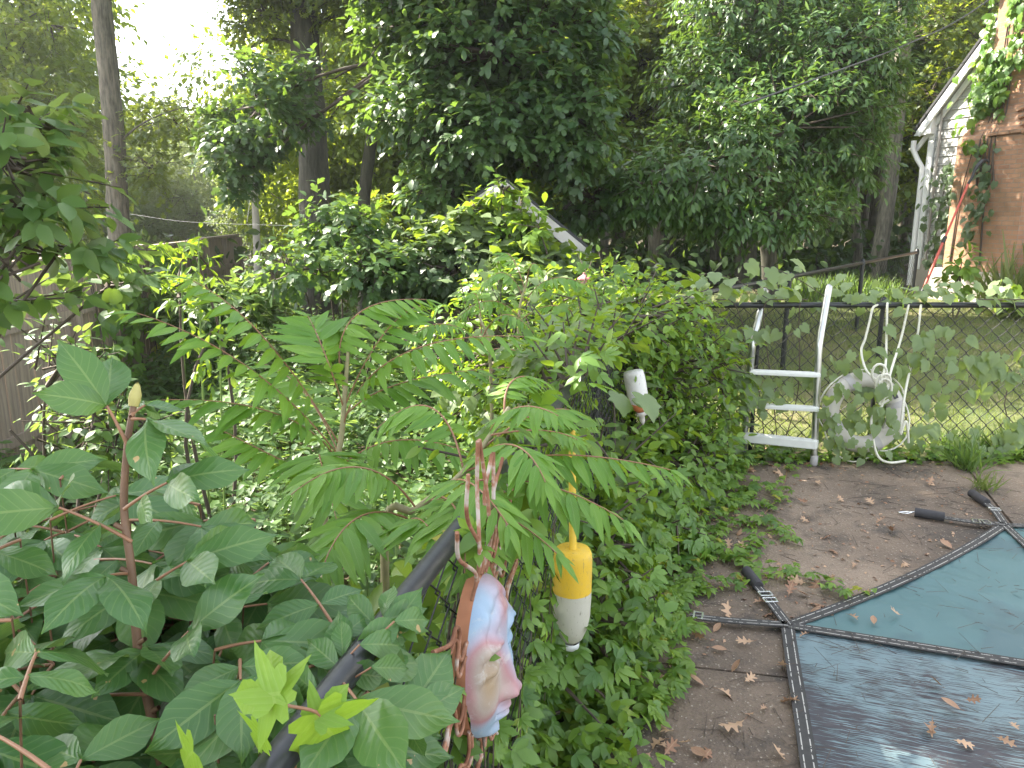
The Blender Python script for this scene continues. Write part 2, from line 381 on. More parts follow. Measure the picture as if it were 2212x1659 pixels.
M_PET = simple("red_petiole", (.26, .13, .07), .5, scale=30); M_GSTEM = simple("green_stem", (.16, .24, .06), .5, scale=20); M_SSTEM = simple("sumac_stem", (.3, .26, .14), .55, scale=25, var=.4)
M_BLACK = simple("black_vinyl", (.016, .017, .018), .38, var=.4, scale=25)
M_WIRE = simple("black_wire", (.012, .012, .012), .45, var=.4, scale=40)
M_STEEL = simple("stainless_steel", (.5, .5, .48), .34, 1.0, .25, 14)
M_ALU = simple("ladder_step_plastic", (.72, .72, .68), .4, .0, .12, 20)
M_ROPE = simple("white_rope", (.62, .6, .5), .8, var=.35, scale=120, bumps=.002)
M_RING = simple("dirty_white_foam", (.46, .43, .38), .7, var=.3, scale=9, bumps=.002)
M_BAND = simple("grey_band", (.36, .34, .33), .7, var=.2, scale=20)
M_LABEL = simple("dark_label", (.03, .03, .035), .5)
M_WHITE = simple("white_trim_paint", (.72, .73, .74), .5, var=.1, scale=5)
M_FASCIA = simple("weathered_fascia", (.5, .47, .44), .75, var=.35, scale=6)
M_ROOF = simple("dark_shingle_roof", (.05, .05, .052), .9, var=.4, scale=20, bumps=.01)
M_SHEDW = simple("weathered_shed_board", (.17, .15, .13), .85, var=.35, scale=6)
M_CONC = simple("foundation_concrete", (.34, .31, .27), .9, var=.3, scale=3, bumps=.01)
M_RED = simple("red_pole_paint", (.5, .09, .06), .45, var=.25, scale=10)
M_PINK = simple("faded_pink_plastic", (.5, .2, .22), .5, var=.15)
M_POST = simple("pale_weathered_post", (.5, .46, .42), .85, var=.3, scale=4)
M_FOAM = simple("black_rubber_sleeve", (.03, .028, .03), .75, var=.3, scale=20)
M_CHROME = simple("chrome_buckle", (.75, .75, .74), .25, 1.0)
M_SOIL = simple("leaf_mould_soil", (.045, .034, .022), .95, var=.5, scale=5, bumps=.03)

def mk_deck():
    m, n, l, b = newmat("aggregate_concrete"); co = objco(n)
    big = noise(n, l, .9, 6, co, .6); r = ramp(n, [(.3, (.075, .056, .041)), (.5, (.155, .113, .08)), (.7, (.28, .21, .15))]); l.new(big, r.inputs[0])
    st = noise(n, l, 2.4, 6, co, .7); c = mixc(n, l, ramp_f(n, l, st, .5, .68), r.outputs[0], (.04, .034, .028))
    v = n.new("ShaderNodeTexVoronoi"); v.inputs["Scale"].default_value = 70; l.new(co, v.inputs["Vector"])
    sel = mathn(n, l, 'GREATER_THAN', noise(n, l, 60, 2, co), .56)
    ag = mathn(n, l, 'MULTIPLY', mathn(n, l, 'LESS_THAN', v.outputs["Distance"], .3), sel)
    c = mixc(n, l, mathn(n, l, 'MULTIPLY', ag, .6), c, (.4, .34, .27))
    v2 = n.new("ShaderNodeTexVoronoi"); v2.inputs["Scale"].default_value = 180; l.new(co, v2.inputs["Vector"])
    c = mixc(n, l, mathn(n, l, 'MULTIPLY', mathn(n, l, 'LESS_THAN', v2.outputs["Distance"], .28), .5), c, (.03, .025, .022))
    l.new(c, b.inputs["Base Color"]); b.inputs["Roughness"].default_value = .85
    h = mathn(n, l, 'ADD', mathn(n, l, 'MULTIPLY', noise(n, l, 120, 4, co), .6), mathn(n, l, 'MULTIPLY', v.outputs["Distance"], -.6)); bump(n, l, b, h, .8, .006); return m
def ramp_f(n, l, x, a, b_):
    mr = n.new("ShaderNodeMapRange"); mr.inputs[1].default_value = a; mr.inputs[2].default_value = b_; l.new(x, mr.inputs[0]); return mr.outputs[0]
M_DECK = mk_deck()
def mk_ground():
    m, n, l, b = newmat("woodland_ground"); co = objco(n); a = noise(n, l, 3, 8, co, .7); f = noise(n, l, 40, 4, co, .7)
    r = ramp(n, [(.3, (.03, .024, .015)), (.55, (.07, .055, .03)), (.72, (.05, .075, .022))]); l.new(a, r.inputs[0])
    c = mixc(n, l, mathn(n, l, 'MULTIPLY', f, .5), r.outputs[0], (.11, .075, .04)); l.new(c, b.inputs["Base Color"]); b.inputs["Roughness"].default_value = .95; bump(n, l, b, f, .8, .03); return m
M_GROUND = mk_ground()
def mk_lawn():
    m, n, l, b = newmat("patchy_lawn"); co = objco(n); a = noise(n, l, 1.1, 6, co, .65); f = noise(n, l, 60, 4, co, .7)
    r = ramp(n, [(.35, (.06, .1, .025)), (.52, (.12, .13, .045)), (.66, (.22, .18, .09))]); l.new(a, r.inputs[0])
    c = mixc(n, l, mathn(n, l, 'MULTIPLY', f, .5), r.outputs[0], (.09, .1, .03)); l.new(c, b.inputs["Base Color"]); b.inputs["Roughness"].default_value = .95; bump(n, l, b, f, .8, .02); return m
M_LAWN = mk_lawn()
def mk_wood():
    m, n, l, b = newmat("weathered_fence_wood"); co = objco(n); v = mapped(n, l, co, (22, 22, 1.2)); a = noise(n, l, 1.5, 6, v, .65); g = noise(n, l, 1.2, 4, co)
    r = ramp(n, [(.3, (.14, .1, .07)), (.6, (.34, .26, .19)), (.8, (.46, .38, .3))]); l.new(a, r.inputs[0]); c = mixc(n, l, mathn(n, l, 'MULTIPLY', g, .5), r.outputs[0], (.2, .18, .16)); l.new(c, b.inputs["Base Color"])
    b.inputs["Roughness"].default_value = .85; bump(n, l, b, a, .6, .006); return m
M_WOOD = mk_wood()
def mk_brick():
    m, n, l, b = newmat("red_brick"); s = n.new("ShaderNodeSeparateXYZ"); co = objco(n); l.new(co, s.inputs[0])
    cb = n.new("ShaderNodeCombineXYZ"); l.new(mathn(n, l, 'ADD', s.outputs[0], s.outputs[1]), cb.inputs[0]); l.new(s.outputs[2], cb.inputs[1])
    t = n.new("ShaderNodeTexBrick"); l.new(cb.outputs[0], t.inputs["Vector"]); t.inputs["Scale"].default_value = 1; t.inputs["Brick Width"].default_value = .205; t.inputs["Row Height"].default_value = .068
    t.inputs["Mortar Size"].default_value = .006; t.inputs["Color1"].default_value = (.45, .245, .14, 1); t.inputs["Color2"].default_value = (.35, .18, .105, 1); t.inputs["Mortar"].default_value = (.3, .26, .21, 1); t.inputs["Mortar Smooth"].default_value = .2
    g = noise(n, l, 2.2, 6, co, .65); c = mixc(n, l, ramp_f(n, l, g, .42, .75), t.outputs[0], (.19, .13, .075))
    f = noise(n, l, 30, 4, co); c = mixc(n, l, mathn(n, l, 'MULTIPLY', f, .35), c, (.38, .2, .13)); l.new(c, b.inputs["Base Color"]); b.inputs["Roughness"].default_value = .88
    bump(n, l, b, mathn(n, l, 'ADD', mathn(n, l, 'MULTIPLY', t.outputs["Fac"], -1.0), mathn(n, l, 'MULTIPLY', f, .3)), .8, .012); return m
M_BRICK = mk_brick()
def mk_shingle():
    m, n, l, b = newmat("white_painted_shingle"); co = objco(n); s = n.new("ShaderNodeSeparateXYZ"); l.new(co, s.inputs[0])
    cb = n.new("ShaderNodeCombineXYZ"); l.new(s.outputs[0], cb.inputs[0]); l.new(s.outputs[2], cb.inputs[1])
    t = n.new("ShaderNodeTexBrick"); l.new(cb.outputs[0], t.inputs["Vector"]); t.inputs["Scale"].default_value = 1; t.inputs["Brick Width"].default_value = .17; t.inputs["Row Height"].default_value = .15
    t.inputs["Mortar Size"].default_value = .0035; t.inputs["Color1"].default_value = (.45, .46, .46, 1); t.inputs["Color2"].default_value = (.37, .37, .36, 1); t.inputs["Mortar"].default_value = (.1, .1, .1, 1)
    g = noise(n, l, 1.5, 5, mapped(n, l, co, (26, 26, 2))); c = mixc(n, l, ramp_f(n, l, g, .45, .75), t.outputs[0], (.4, .38, .34)); l.new(c, b.inputs["Base Color"]); b.inputs["Roughness"].default_value = .75; return m
M_SHING = mk_shingle()
def mk_strap():
    m, n, l, b = newmat("stitched_webbing"); a = n.new("ShaderNodeAttribute"); a.attribute_name = "lf"; s = n.new("ShaderNodeSeparateXYZ"); l.new(a.outputs["Vector"], s.inputs[0])
    au = mathn(n, l, 'ABSOLUTE', s.outputs[0]); line = mathn(n, l, 'LESS_THAN', mathn(n, l, 'ABSOLUTE', mathn(n, l, 'SUBTRACT', au, .52)), .07)
    dash = mathn(n, l, 'GREATER_THAN', noise(n, l, 55, 2, objco(n)), .45); st = mathn(n, l, 'MULTIPLY', line, dash)
    d = noise(n, l, 30, 5, objco(n), .7); base = mixc(n, l, d, (.012, .012, .013), (.06, .055, .05)); c = mixc(n, l, mathn(n, l, 'MULTIPLY', st, .75), base, (.55, .52, .47)); l.new(c, b.inputs["Base Color"]); b.inputs["Roughness"].default_value = .7
    bump(n, l, b, mathn(n, l, 'FRACT', mathn(n, l, 'MULTIPLY', s.outputs[1], 250)), .3, .001); return m
M_STRAP = mk_strap()
SEAM_A = math.atan2(2.689 - 2.975, 2.024 - 1.188)
def mk_cover(name, mesh):
    m, n, l, b = newmat(name); co = objco(n); rv = mapped(n, l, co, (1, 1, 1), (0, 0, -SEAM_A)); s = n.new("ShaderNodeSeparateXYZ"); l.new(rv, s.inputs[0])
    teal = mixc(n, l, noise(n, l, 3, 5, co), (.055, .12, .125), (.085, .165, .168))
    if mesh:
        sv = mapped(n, l, rv, (9, 190, 1)); a = noise(n, l, 1, 3, sv, .6); big = noise(n, l, 2.2, 4, co)
        f = ramp_f(n, l, mathn(n, l, 'ADD', a, mathn(n, l, 'MULTIPLY', mathn(n, l, 'SUBTRACT', big, .5), .75)), .485, .525)
        c = mixc(n, l, f, (.032, .028, .034), (.13, .19, .205))
        b.inputs["Roughness"].default_value = .42; bump(n, l, b, a, .4, .002)
    else:
        big = noise(n, l, 1.6, 5, co, .55); c = mixc(n, l, mathn(n, l, 'MULTIPLY', ramp_f(n, l, big, .54, .6), .55), teal, (.05, .085, .1))
        d = noise(n, l, 45, 3, co); c = mixc(n, l, mathn(n, l, 'GREATER_THAN', d, .74), c, (.06, .07, .06))
        ln = mathn(n, l, 'ABSOLUTE', mathn(n, l, 'SUBTRACT', mathn(n, l, 'FRACT', mathn(n, l, 'MULTIPLY', s.outputs[1], 130)), .5)); c = mixc(n, l, mathn(n, l, 'MULTIPLY', ln, .35), c, (.05, .11, .12))
        b.inputs["Roughness"].default_value = .5; bump(n, l, b, ln, .3, .002)
    l.new(c, b.inputs["Base Color"]); return m
M_COVER = mk_cover("teal_cover_fabric", False); M_MESHC = mk_cover("dark_mesh_fabric", True)
def mk_mask():
    m, n, l, b = newmat("airbrushed_clay"); co = objco(n); a = noise(n, l, 5, 2, co, .35)
    r = ramp(n, [(.3, (.17, .28, .42)), (.42, (.27, .36, .46)), (.5, (.34, .31, .38)), (.56, (.36, .19, .2)), (.62, (.34, .28, .24)), (.7, (.28, .2, .12))]); l.new(a, r.inputs[0])
    f = noise(n, l, 25, 5, co, .7); c = mixc(n, l, ramp_f(n, l, f, .55, .8), r.outputs[0], (.5, .48, .45)); l.new(c, b.inputs["Base Color"]); b.inputs["Roughness"].default_value = .55; bump(n, l, b, noise(n, l, 120, 3, co), .4, .0015); return m
M_MASK = mk_mask()
def mk_rust():
    m, n, l, b = newmat("rusty_painted_rod"); co = objco(n); a = noise(n, l, 14, 4, co, .6)
    r = ramp(n, [(.38, (.17, .065, .03)), (.5, (.3, .14, .08)), (.57, (.42, .34, .29)), (.7, (.45, .42, .39))]); l.new(a, r.inputs[0]); l.new(r.outputs[0], b.inputs["Base Color"]); b.inputs["Roughness"].default_value = .75; bump(n, l, b, a, .5, .002); return m
M_RUST = mk_rust()
def mk_buoy(name, top, bot, split, rim=None):
    m, n, l, b = newmat(name); co = objco(n); s = n.new("ShaderNodeSeparateXYZ"); l.new(co, s.inputs[0])
    zz = mathn(n, l, 'ADD', s.outputs[2], mathn(n, l, 'MULTIPLY', noise(n, l, 20, 3, co), .006)); c = mixc(n, l, mathn(n, l, 'GREATER_THAN', zz, split), bot, top)
    g = noise(n, l, 9, 6, co, .7); c = mixc(n, l, mathn(n, l, 'MULTIPLY', ramp_f(n, l, g, .5, .72), .4), c, (.3, .27, .17))
    g2 = noise(n, l, 6, 4, mapped(n, l, co, (18, 18, 4)), .7); c = mixc(n, l, mathn(n, l, 'MULTIPLY', ramp_f(n, l, g2, .6, .68), .7), c, (.12, .11, .07))
    l.new(c, b.inputs["Base Color"]); b.inputs["Roughness"].default_value = .6; bump(n, l, b, noise(n, l, 60, 4, co), .3, .002); return m
#SETTING
def clip(poly_, a, b):                        # keep the part left of the line a->b
    out = []; n = len(poly_); sd_ = lambda p: (b[0] - a[0]) * (p[1] - a[1]) - (b[1] - a[1]) * (p[0] - a[0])
    for i in range(n):
        p, q = poly_[i], poly_[(i + 1) % n]; sp, sq = sd_(p), sd_(q)
        if sp >= 0: out.append(p)
        if sp * sq < 0: t = sp / (sp - sq); out.append((p[0] + (q[0] - p[0]) * t, p[1] + (q[1] - p[1]) * t))
    return out
def prism(m, pts, z0, z1):
    n = len(pts); V = [(x, y, z1) for x, y in pts] + [(x, y, z0) for x, y in pts]
    m.add(V, [(0, i, i + 1) for i in range(1, n - 1)] + [t for i in range(n) for t in ((i, i + n, (i + 1) % n + n), (i, (i + 1) % n + n, (i + 1) % n))])
def sheet(xs, ys, zf):
    X, Y = np.meshgrid(xs, ys); Z = zf(X, Y); nx, ny = len(xs), len(ys); m = Mesh(); i = (np.arange(ny - 1)[:, None] * nx + np.arange(nx - 1)[None]).ravel()
    return m.quads(np.stack([X, Y, Z], -1).reshape(-1, 3), np.stack([i, i + 1, i + nx + 1, i + nx], 1))

# ------------------------------------------------------------------ SETTING: ground, lawn, pool deck
gx = np.concatenate([np.linspace(-90, -12, 14), np.linspace(-11, 14, 90), np.linspace(16, 90, 14)]); gy = np.concatenate([np.linspace(-8, 16, 90), np.linspace(18, 110, 18)])
tag(sheet(gx, gy, lambda x, y: zg(x, y) - .07).build("ground", M_GROUND), kind="structure")
tag(sheet(np.linspace(.95, 15, 60), np.linspace(5.38, 14.5, 60), lambda x, y: zg(x, y) - .0).build("lawn", M_LAWN), kind="structure")
j1a, j1b = G(658, 663), G(773, 676); j1d = nrm(j1b - j1a); j2a, j2b = G(963, 463), G(997, 505); j2d = nrm(j2b - j2a)
base = [(fenceA_x(-3) + .1, -3), (12, -3), (12, 5.3), (.92, 5.3), (fenceA_x(3.4) + .12, 3.4)]
off1 = np.array([-j1d[1], j1d[0]]) * .006; off2 = np.array([-j2d[1], j2d[0]]) * .008
far1, far2 = j1a[:2] + j1d[:2] * 20, j2a[:2] + j2d[:2] * 20
dk = Mesh()
up1 = clip(base, tuple(j1a[:2] + off1), tuple(far1 + off1)); dn1 = clip(base, tuple(far1 - off1), tuple(j1a[:2] - off1))
for pg in (clip(up1, tuple(j2a[:2] + off2), tuple(far2 + off2)), clip(up1, tuple(far2 - off2), tuple(j2a[:2] - off2)), dn1):
    if len(pg) > 2: prism(dk, pg, -.12, 0)
tag(dk.build("pool_deck", M_DECK, smooth=False), kind="structure")

# ------------------------------------------------------------------ foliage builders
def wob(p, f=1.0, s=0.0):
    p = np.asarray(p) * f + s
    return (np.sin(p[:, 0] * 2.1 + 1.3 * np.sin(p[:, 1] * 1.7)) + np.sin(p[:, 1] * 2.3 + 1.1 * np.sin(p[:, 2] * 2.2)) + np.sin(p[:, 2] * 2.6 + 1.2 * np.sin(p[:, 0] * 1.9))) / 3
CLEAR = []
def crown(lm, bm_, lobes, ntw, k, tl, size, tm, hub=None, inner=.45, gap=-.35, gf=1.2, stick=.35, droop=.3, upn=.9, outn=.5, szv=.3, flat=.0):
    lob = np.array(lobes, float); wt = lob[:, 3] * lob[:, 4] + lob[:, 4] * lob[:, 5] + lob[:, 3] * lob[:, 5]
    i = R.choice(len(lob), ntw, p=wt / wt.sum()); d = nrm(R.normal(size=(ntw, 3))); r = inner + (1 - inner) * R.random(ntw) ** .6
    c = lob[i, :3]; p = c + d * lob[i, 3:] * r[:, None]
    keep = wob(p, gf, lob[0, 0]) > gap
    for (ca, cr) in CLEAR:                      # openings in the foliage: (segment, radius)
        a0, b0 = ca; ab = b0 - a0; tq = np.clip(((p - a0) @ ab) / (ab @ ab), 0, 1); keep &= np.linalg.norm(p - a0 - tq[:, None] * ab, axis=1) > cr
    p, d, c, r = p[keep], d[keep], c[keep], r[keep]; n = len(p)
    td = nrm(d + R.normal(size=(n, 3)) * .45 + np.array([0, 0, -.05])); td[:, 2] *= (1 - flat); td = nrm(td); L = tl * (.6 + .8 * R.random(n))
    if bm_ is not None:
        m = R.random(n) < stick; bm_.sticks(p[m] - td[m] * L[m][:, None] * .5, p[m] + td[m] * L[m][:, None], .008, .003)
        m = R.random(n) < stick * .15; bm_.sticks(c[m] + (p[m] - c[m]) * .15, p[m], .022, .008)
        if hub is not None:
            for l in lob: bm_.tube(through(hub, (np.array(hub) + l[:3]) / 2 + R.normal(size=3) * .15, l[:3], 7), np.linspace(.03, .012, 7), 5)
    hand = R.random(n) * 6.28; rt = R.random(n)
    for j in range(k):
        f = (j + .6) / k; q = p + td * (L * f)[:, None] + R.normal(size=(n, 3)) * tl * .06
        h = np.cross(td, [0, 0, 1.]); h = nrm(h + 1e-4); v = np.cross(h, td); a = hand + j * 2.4
        side = h * np.cos(a)[:, None] + v * np.sin(a)[:, None] * .55
        ax = nrm(td * (.35 + .5 * f) + side * (1.05 - .4 * f) + np.array([0, 0, -droop]) + R.normal(size=(n, 3)) * .15)
        nn = np.array([0, 0, upn]) + nrm(q - c) * outn + R.normal(size=(n, 3)) * .33
        lm.leaves(tm, q, ax, nn, size * (1 - szv / 2 + szv * R.random(n)), np.clip(rt * .7 + R.random(n) * .3, 0, 1))
def Lb(u, v, Y, ru, rv, ry=None):
    c = P(u, v, Y); s = Y / FPX; return [*c, ru * s, (ry if ry else (ru + rv) / 2 * s), rv * s]
def trunk(pts, r0, r1, k=14, n=8): 
    m = Mesh(); p = poly(pts, n); rr = np.linspace(r0, r1, len(p)) * (1 + .35 * np.exp(-np.arange(len(p)) / 3.0)); m.tube(p, rr, k, rough=.12); return m
def tree(name, label, loc, trunk_pts, r0, r1, bark, lobes, ntw, k, tl, size, tm, lmat, group=None, cat="tree", limbs=(), **kw):
    t = thing(name, label, cat, loc, group=group); tk = trunk(trunk_pts, r0, r1)
    for a, b_, c, ra in limbs: tk.tube(through(a, b_, c, 9), np.linspace(ra, ra * .35, 9), 7, rough=.1)
    tk.build("trunk", bark, t); lm, bb = Mesh(), Mesh(); crown(lm, bb, lobes, ntw, k, tl, size, tm, **kw)
    build2("crown", [(lm, lmat), (bb, M_TWIG)], t)
    return t
def gz(x, y, dz=0): return np.array([x, y, float(zg(x, y)) - .07 + dz])

# ------------------------------------------------------------------ TREES that frame the garden
b = P(119, 232, 14); gl = gz(b[0], 14)
tree("oak_tree", "straight grey barked oak trunk rising behind the wooden fence, under open sky", gl, [gl, P(119, 228, 14), P(113, 120, 14), P(101, 0, 14), P(97, -60, 14), P(92, -150, 14)], .2, .13, M_BARK,
     [Lb(150, -150, 14, 110, 60), Lb(30, -110, 14, 80, 60), Lb(172, 118, 14.4, 38, 16), Lb(150, 165, 14.2, 26, 24), Lb(172, 190, 14, 24, 8), Lb(50, 25, 15.5, 40, 14), Lb(60, 110, 15.5, 34, 50), Lb(75, 200, 15.6, 30, 22), Lb(35, 135, 15, 40, 50)], 2600, 6, .35, .15, T_OAK, M_OAKL, gap=-.2, inner=.2,
     limbs=[(P(115, 150, 14), P(145, 122, 14), P(195, 105, 14.3), .025)])
b = P(316, 232, 13); gl = gz(b[0], 13)
tree("oak_tree", "thick dark trunked oak standing behind the dark leafy thicket", gl, [gl, P(316, 225, 13), P(313, 150, 13), P(306, 60, 13), P(304, 0, 13), P(300, -120, 13)], .27, .2, M_BARKD,
     [Lb(290, -60, 13, 110, 45), Lb(420, -70, 13, 100, 45), Lb(360, -10, 13, 80, 30), Lb(265, 12, 13, 30, 20)], 2700, 6, .35, .15, T_OAK, M_OAKL, gap=-.3, inner=.25,
     limbs=[(P(308, 35, 13), P(345, 15, 12.8), P(392, 38, 12.6), .035), (P(304, 50, 13), P(265, 40, 13), P(232, 70, 13), .03), (P(303, 70, 13), P(270, 60, 13), P(240, 45, 13), .025), (P(318, 200, 13), P(345, 235, 12.8), P(372, 188, 12.6), .02)])
b = P(362, 245, 11); gl = gz(b[0], 11)
tree("sassafras_tree", "large dark sassafras with blunt leaves filling the middle above the shed", gl, [gl, P(363, 235, 11), P(370, 150, 11), P(385, 90, 10.8), P(394, 40, 10.6), P(397, -60, 10.4)], .095, .06, M_BARKD,
     [Lb(430, 105, 9.6, 60, 36), Lb(500, 55, 9.5, 85, 55), Lb(565, 115, 9.3, 48, 55), Lb(495, 150, 9.8, 70, 40), Lb(420, 25, 10, 60, 40), Lb(560, 30, 9.5, 55, 50), Lb(445, 190, 9.4, 34, 22), Lb(590, 195, 10.2, 34, 28), Lb(490, 130, 9.3, 70, 40),
      Lb(262, 105, 11, 52, 38), Lb(236, 150, 11, 28, 26), Lb(335, 78, 11, 34, 16), Lb(228, 188, 11, 22, 16), Lb(470, -40, 9.7, 120, 40)], 5600, 6, .24, .13, T_SASS, M_SASS, hub=P(393, 60, 10.6), gap=-.42, gf=1.5, inner=.35, stick=.3, droop=.25)
b = P(770, 290, 12.3); gl = gz(b[0], 12.3)
tree("laurel_tree", "broad glossy tree with drooping slender leaves in front of the shaded woods", gl, [gl, P(770, 270, 12.3), P(765, 200, 12.2), P(772, 100, 12), P(780, 0, 12)], .14, .08, M_BARKD,
     [Lb(700, 165, 10, 95, 50), Lb(790, 128, 10.4, 85, 52), Lb(845, 150, 10.8, 36, 40), Lb(822, 58, 11, 75, 42), Lb(728, 78, 11.4, 70, 34), Lb(650, 185, 10, 54, 34), Lb(760, 212, 10, 80, 24), Lb(872, 80, 11.4, 30, 36), [3.0, 13.0, 6.3, 1.5, 1.2, 1.0], [4.3, 12.7, 5.6, 1.2, 1.0, .8], Lb(760, 10, 11.5, 90, 30), Lb(870, 10, 11.6, 50, 30)], 6200, 7, .24, .125, T_LANCE, M_MAGN, hub=None, gap=-.38, gf=1.6, inner=.4, stick=.25, droop=.45, upn=1.0, outn=.7)  # the world-placed lobes are added high up to shade the lower chimney
# trees whose crowns close the wood behind, each with its own trunk
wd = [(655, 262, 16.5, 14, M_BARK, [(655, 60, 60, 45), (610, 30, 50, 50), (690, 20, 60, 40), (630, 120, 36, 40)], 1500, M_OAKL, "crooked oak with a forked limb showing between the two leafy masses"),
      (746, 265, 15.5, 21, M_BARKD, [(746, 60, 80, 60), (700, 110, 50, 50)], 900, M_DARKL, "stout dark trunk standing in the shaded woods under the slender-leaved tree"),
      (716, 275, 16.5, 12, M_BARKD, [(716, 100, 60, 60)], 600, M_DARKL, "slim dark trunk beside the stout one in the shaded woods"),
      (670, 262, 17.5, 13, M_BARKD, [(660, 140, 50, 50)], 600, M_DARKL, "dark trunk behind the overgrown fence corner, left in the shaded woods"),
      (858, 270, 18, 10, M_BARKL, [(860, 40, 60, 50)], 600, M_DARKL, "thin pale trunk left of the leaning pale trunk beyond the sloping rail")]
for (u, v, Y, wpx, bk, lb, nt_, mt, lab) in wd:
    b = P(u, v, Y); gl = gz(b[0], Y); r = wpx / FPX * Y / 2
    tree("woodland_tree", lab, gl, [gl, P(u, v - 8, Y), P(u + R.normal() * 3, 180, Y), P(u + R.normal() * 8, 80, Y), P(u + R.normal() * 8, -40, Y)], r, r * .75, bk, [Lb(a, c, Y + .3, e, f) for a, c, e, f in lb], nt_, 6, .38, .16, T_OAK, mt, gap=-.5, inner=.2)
b = P(880, 278, 15.5); gl = gz(b[0], 15.5)
tree("woodland_tree", "pale grey trunk leaning right, standing behind the sloping black fence rail", gl, [gl, P(878, 265, 15.5), P(887, 205, 15.5), P(900, 90, 15.5), P(906, 0, 15.5), P(912, -90, 15.5)], .17, .12, M_BARKL,
     [Lb(905, 40, 15.8, 55, 45), Lb(930, 95, 15.8, 40, 40), Lb(950, 15, 16, 60, 45), Lb(900, 140, 16, 34, 34), Lb(925, 170, 16.4, 28, 40), Lb(1000, 0, 17, 60, 60)], 1500, 6, .36, .14, T_OAK, M_OAKL, gap=-.3, inner=.2)
# unseen tree left of the view, added so its crown shades the near garden
gl = gz(-6.2, 5.4)
tree("shade_tree", "large leaved tree out of view at the left, put in to shade the deck", gl, [gl, (-6.2, 5.4, 2), (-6.0, 5.3, 4.5), (-5.7, 5.1, 7.5)], .2, .12, M_BARK,
     [[-4.9, 6.2, 7.0, 1.6, 1.6, .9], [-3.6, 7.2, 7.3, 1.3, 1.3, .7], [-3.8, 4.9, 7.0, 1.8, 1.8, .9], [-5.0, 4.0, 6.8, 1.8, 1.8, .9], [-6.7, 3.8, 6.6, 1.6, 1.8, 1.1], [-3.6, 2.6, 6.6, 1.8, 1.6, .9], [-5.6, 2.0, 6.4, 2.0, 1.8, 1.0], [-4.4, .4, 6.2, 2.0, 1.8, 1.0], [-3.2, 6.0, 7.6, 1.4, 1.5, .8]], 6500, 6, .4, .19, T_OVATE, M_SASS, hub=(-6.0, 5.3, 4.6), gap=-.45, gf=.9, inner=.15, stick=.3)

# far trees: two kinds built once, then copied
def far_tree(label, lmat, hgt, grp, tm=T_FAR):
    t = thing("background_tree", label, "tree", (0, 0, 0), group=grp); trunk([(0, 0, 0), (.1, 0, hgt * .35), (-.1, .1, hgt * .6), (.1, 0, hgt * .95)], .17, .05, 9, 4).build("trunk", M_BARKL if hgt < 12 else M_BARK, t)
    lm, bb = Mesh(), Mesh(); lobes = []
    for i in range(11):
        a = i * 2.4; h = .3 + .66 * (i / 10.0); rr = 2.1 * (1.1 - abs(h - .55)); lobes.append([math.cos(a) * rr * .75, math.sin(a) * rr * .75, hgt * h, rr * .8, rr * .8, hgt * .1])
    crown(lm, bb, lobes, 3000, 6, .5, .175, tm, hub=(0, 0, hgt * .5), gap=-.35, gf=.9, inner=.3, stick=.12); build2("crown", [(lm, lmat), (bb, M_TWIG)], t); return t
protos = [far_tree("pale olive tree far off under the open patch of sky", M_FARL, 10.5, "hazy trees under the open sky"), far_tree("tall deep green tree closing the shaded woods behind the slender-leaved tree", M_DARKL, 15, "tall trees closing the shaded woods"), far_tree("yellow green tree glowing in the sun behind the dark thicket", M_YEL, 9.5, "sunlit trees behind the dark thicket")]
far = []
for i, u in enumerate(range(-60, 300, 26)): far.append((0, u + R.normal() * 6, 36 + (i * 7 % 5) * 2.2, (.62 + .08 * R.random()) if 90 < u < 285 else .8 + .2 * R.random()))
for i, u in enumerate(range(-40, 280, 36)): far.append((0, u + R.normal() * 8, 27 + (i * 5 % 4) * 1.6, (.4 + .1 * R.random()) if 85 < u < 270 else .55 + .22 * R.random()))
for i, u in enumerate(range(420, 1120, 34)): far.append((1, u + R.normal() * 8, 27 + (i * 7 % 5) * 2.5, .9 + .25 * R.random()))
for i, u in enumerate(range(560, 1100, 52)): far.append((1, u + R.normal() * 9, 20.5 + (i * 5 % 3) * 1.5, .75 + .2 * R.random()))
for i, u in enumerate((330, 352, 385, 410, 455, 500, 318, 545, 440, 600, 905, 940)): far.append((2, u, 19 + (i * 5 % 4) * 1.7, .7 + .3 * R.random()))
for i, u in enumerate((-8, 30, -30)): far.append((2, u, 17.5 + (i % 3) * 1.5, 1.0 + .15 * R.random()))
cnt = [0, 0, 0]
for k, u, Y, s_ in far:
    o = protos[k] if cnt[k] == 0 else copy_tree(protos[k]); cnt[k] += 1
    x = (u - 512) / FPX * Y * .99; o.location = tuple(gz(x, Y)); o.rotation_euler = (0, 0, R.random() * 6.28); o.scale = (s_ * 1.0, s_ * 1.0, s_)
    if k == 2 and u < 100: o['label'] = "yellow green tree glowing in the sun behind the left edge branches"; o['group'] = "sunlit trees beyond the left edge"
lm = Mesh(); n = 26000; x = R.uniform(-62, 66, n); hmax = np.where(x < -14, 8.5, 17); z = -0.5 + R.random(n) * hmax * (.85 + .25 * np.sin(x * .5)); y = R.uniform(50, 58, n)
lm.leaves(T_FAR, np.stack([x, y, z], 1), R.normal(size=(n, 3)) + [0, 0, -.3], R.normal(size=(n, 3)) * .5 + [0, -.4, .8], .75 + .5 * R.random(n))
tag(lm.build("far_woods", M_FARL), kind="stuff")
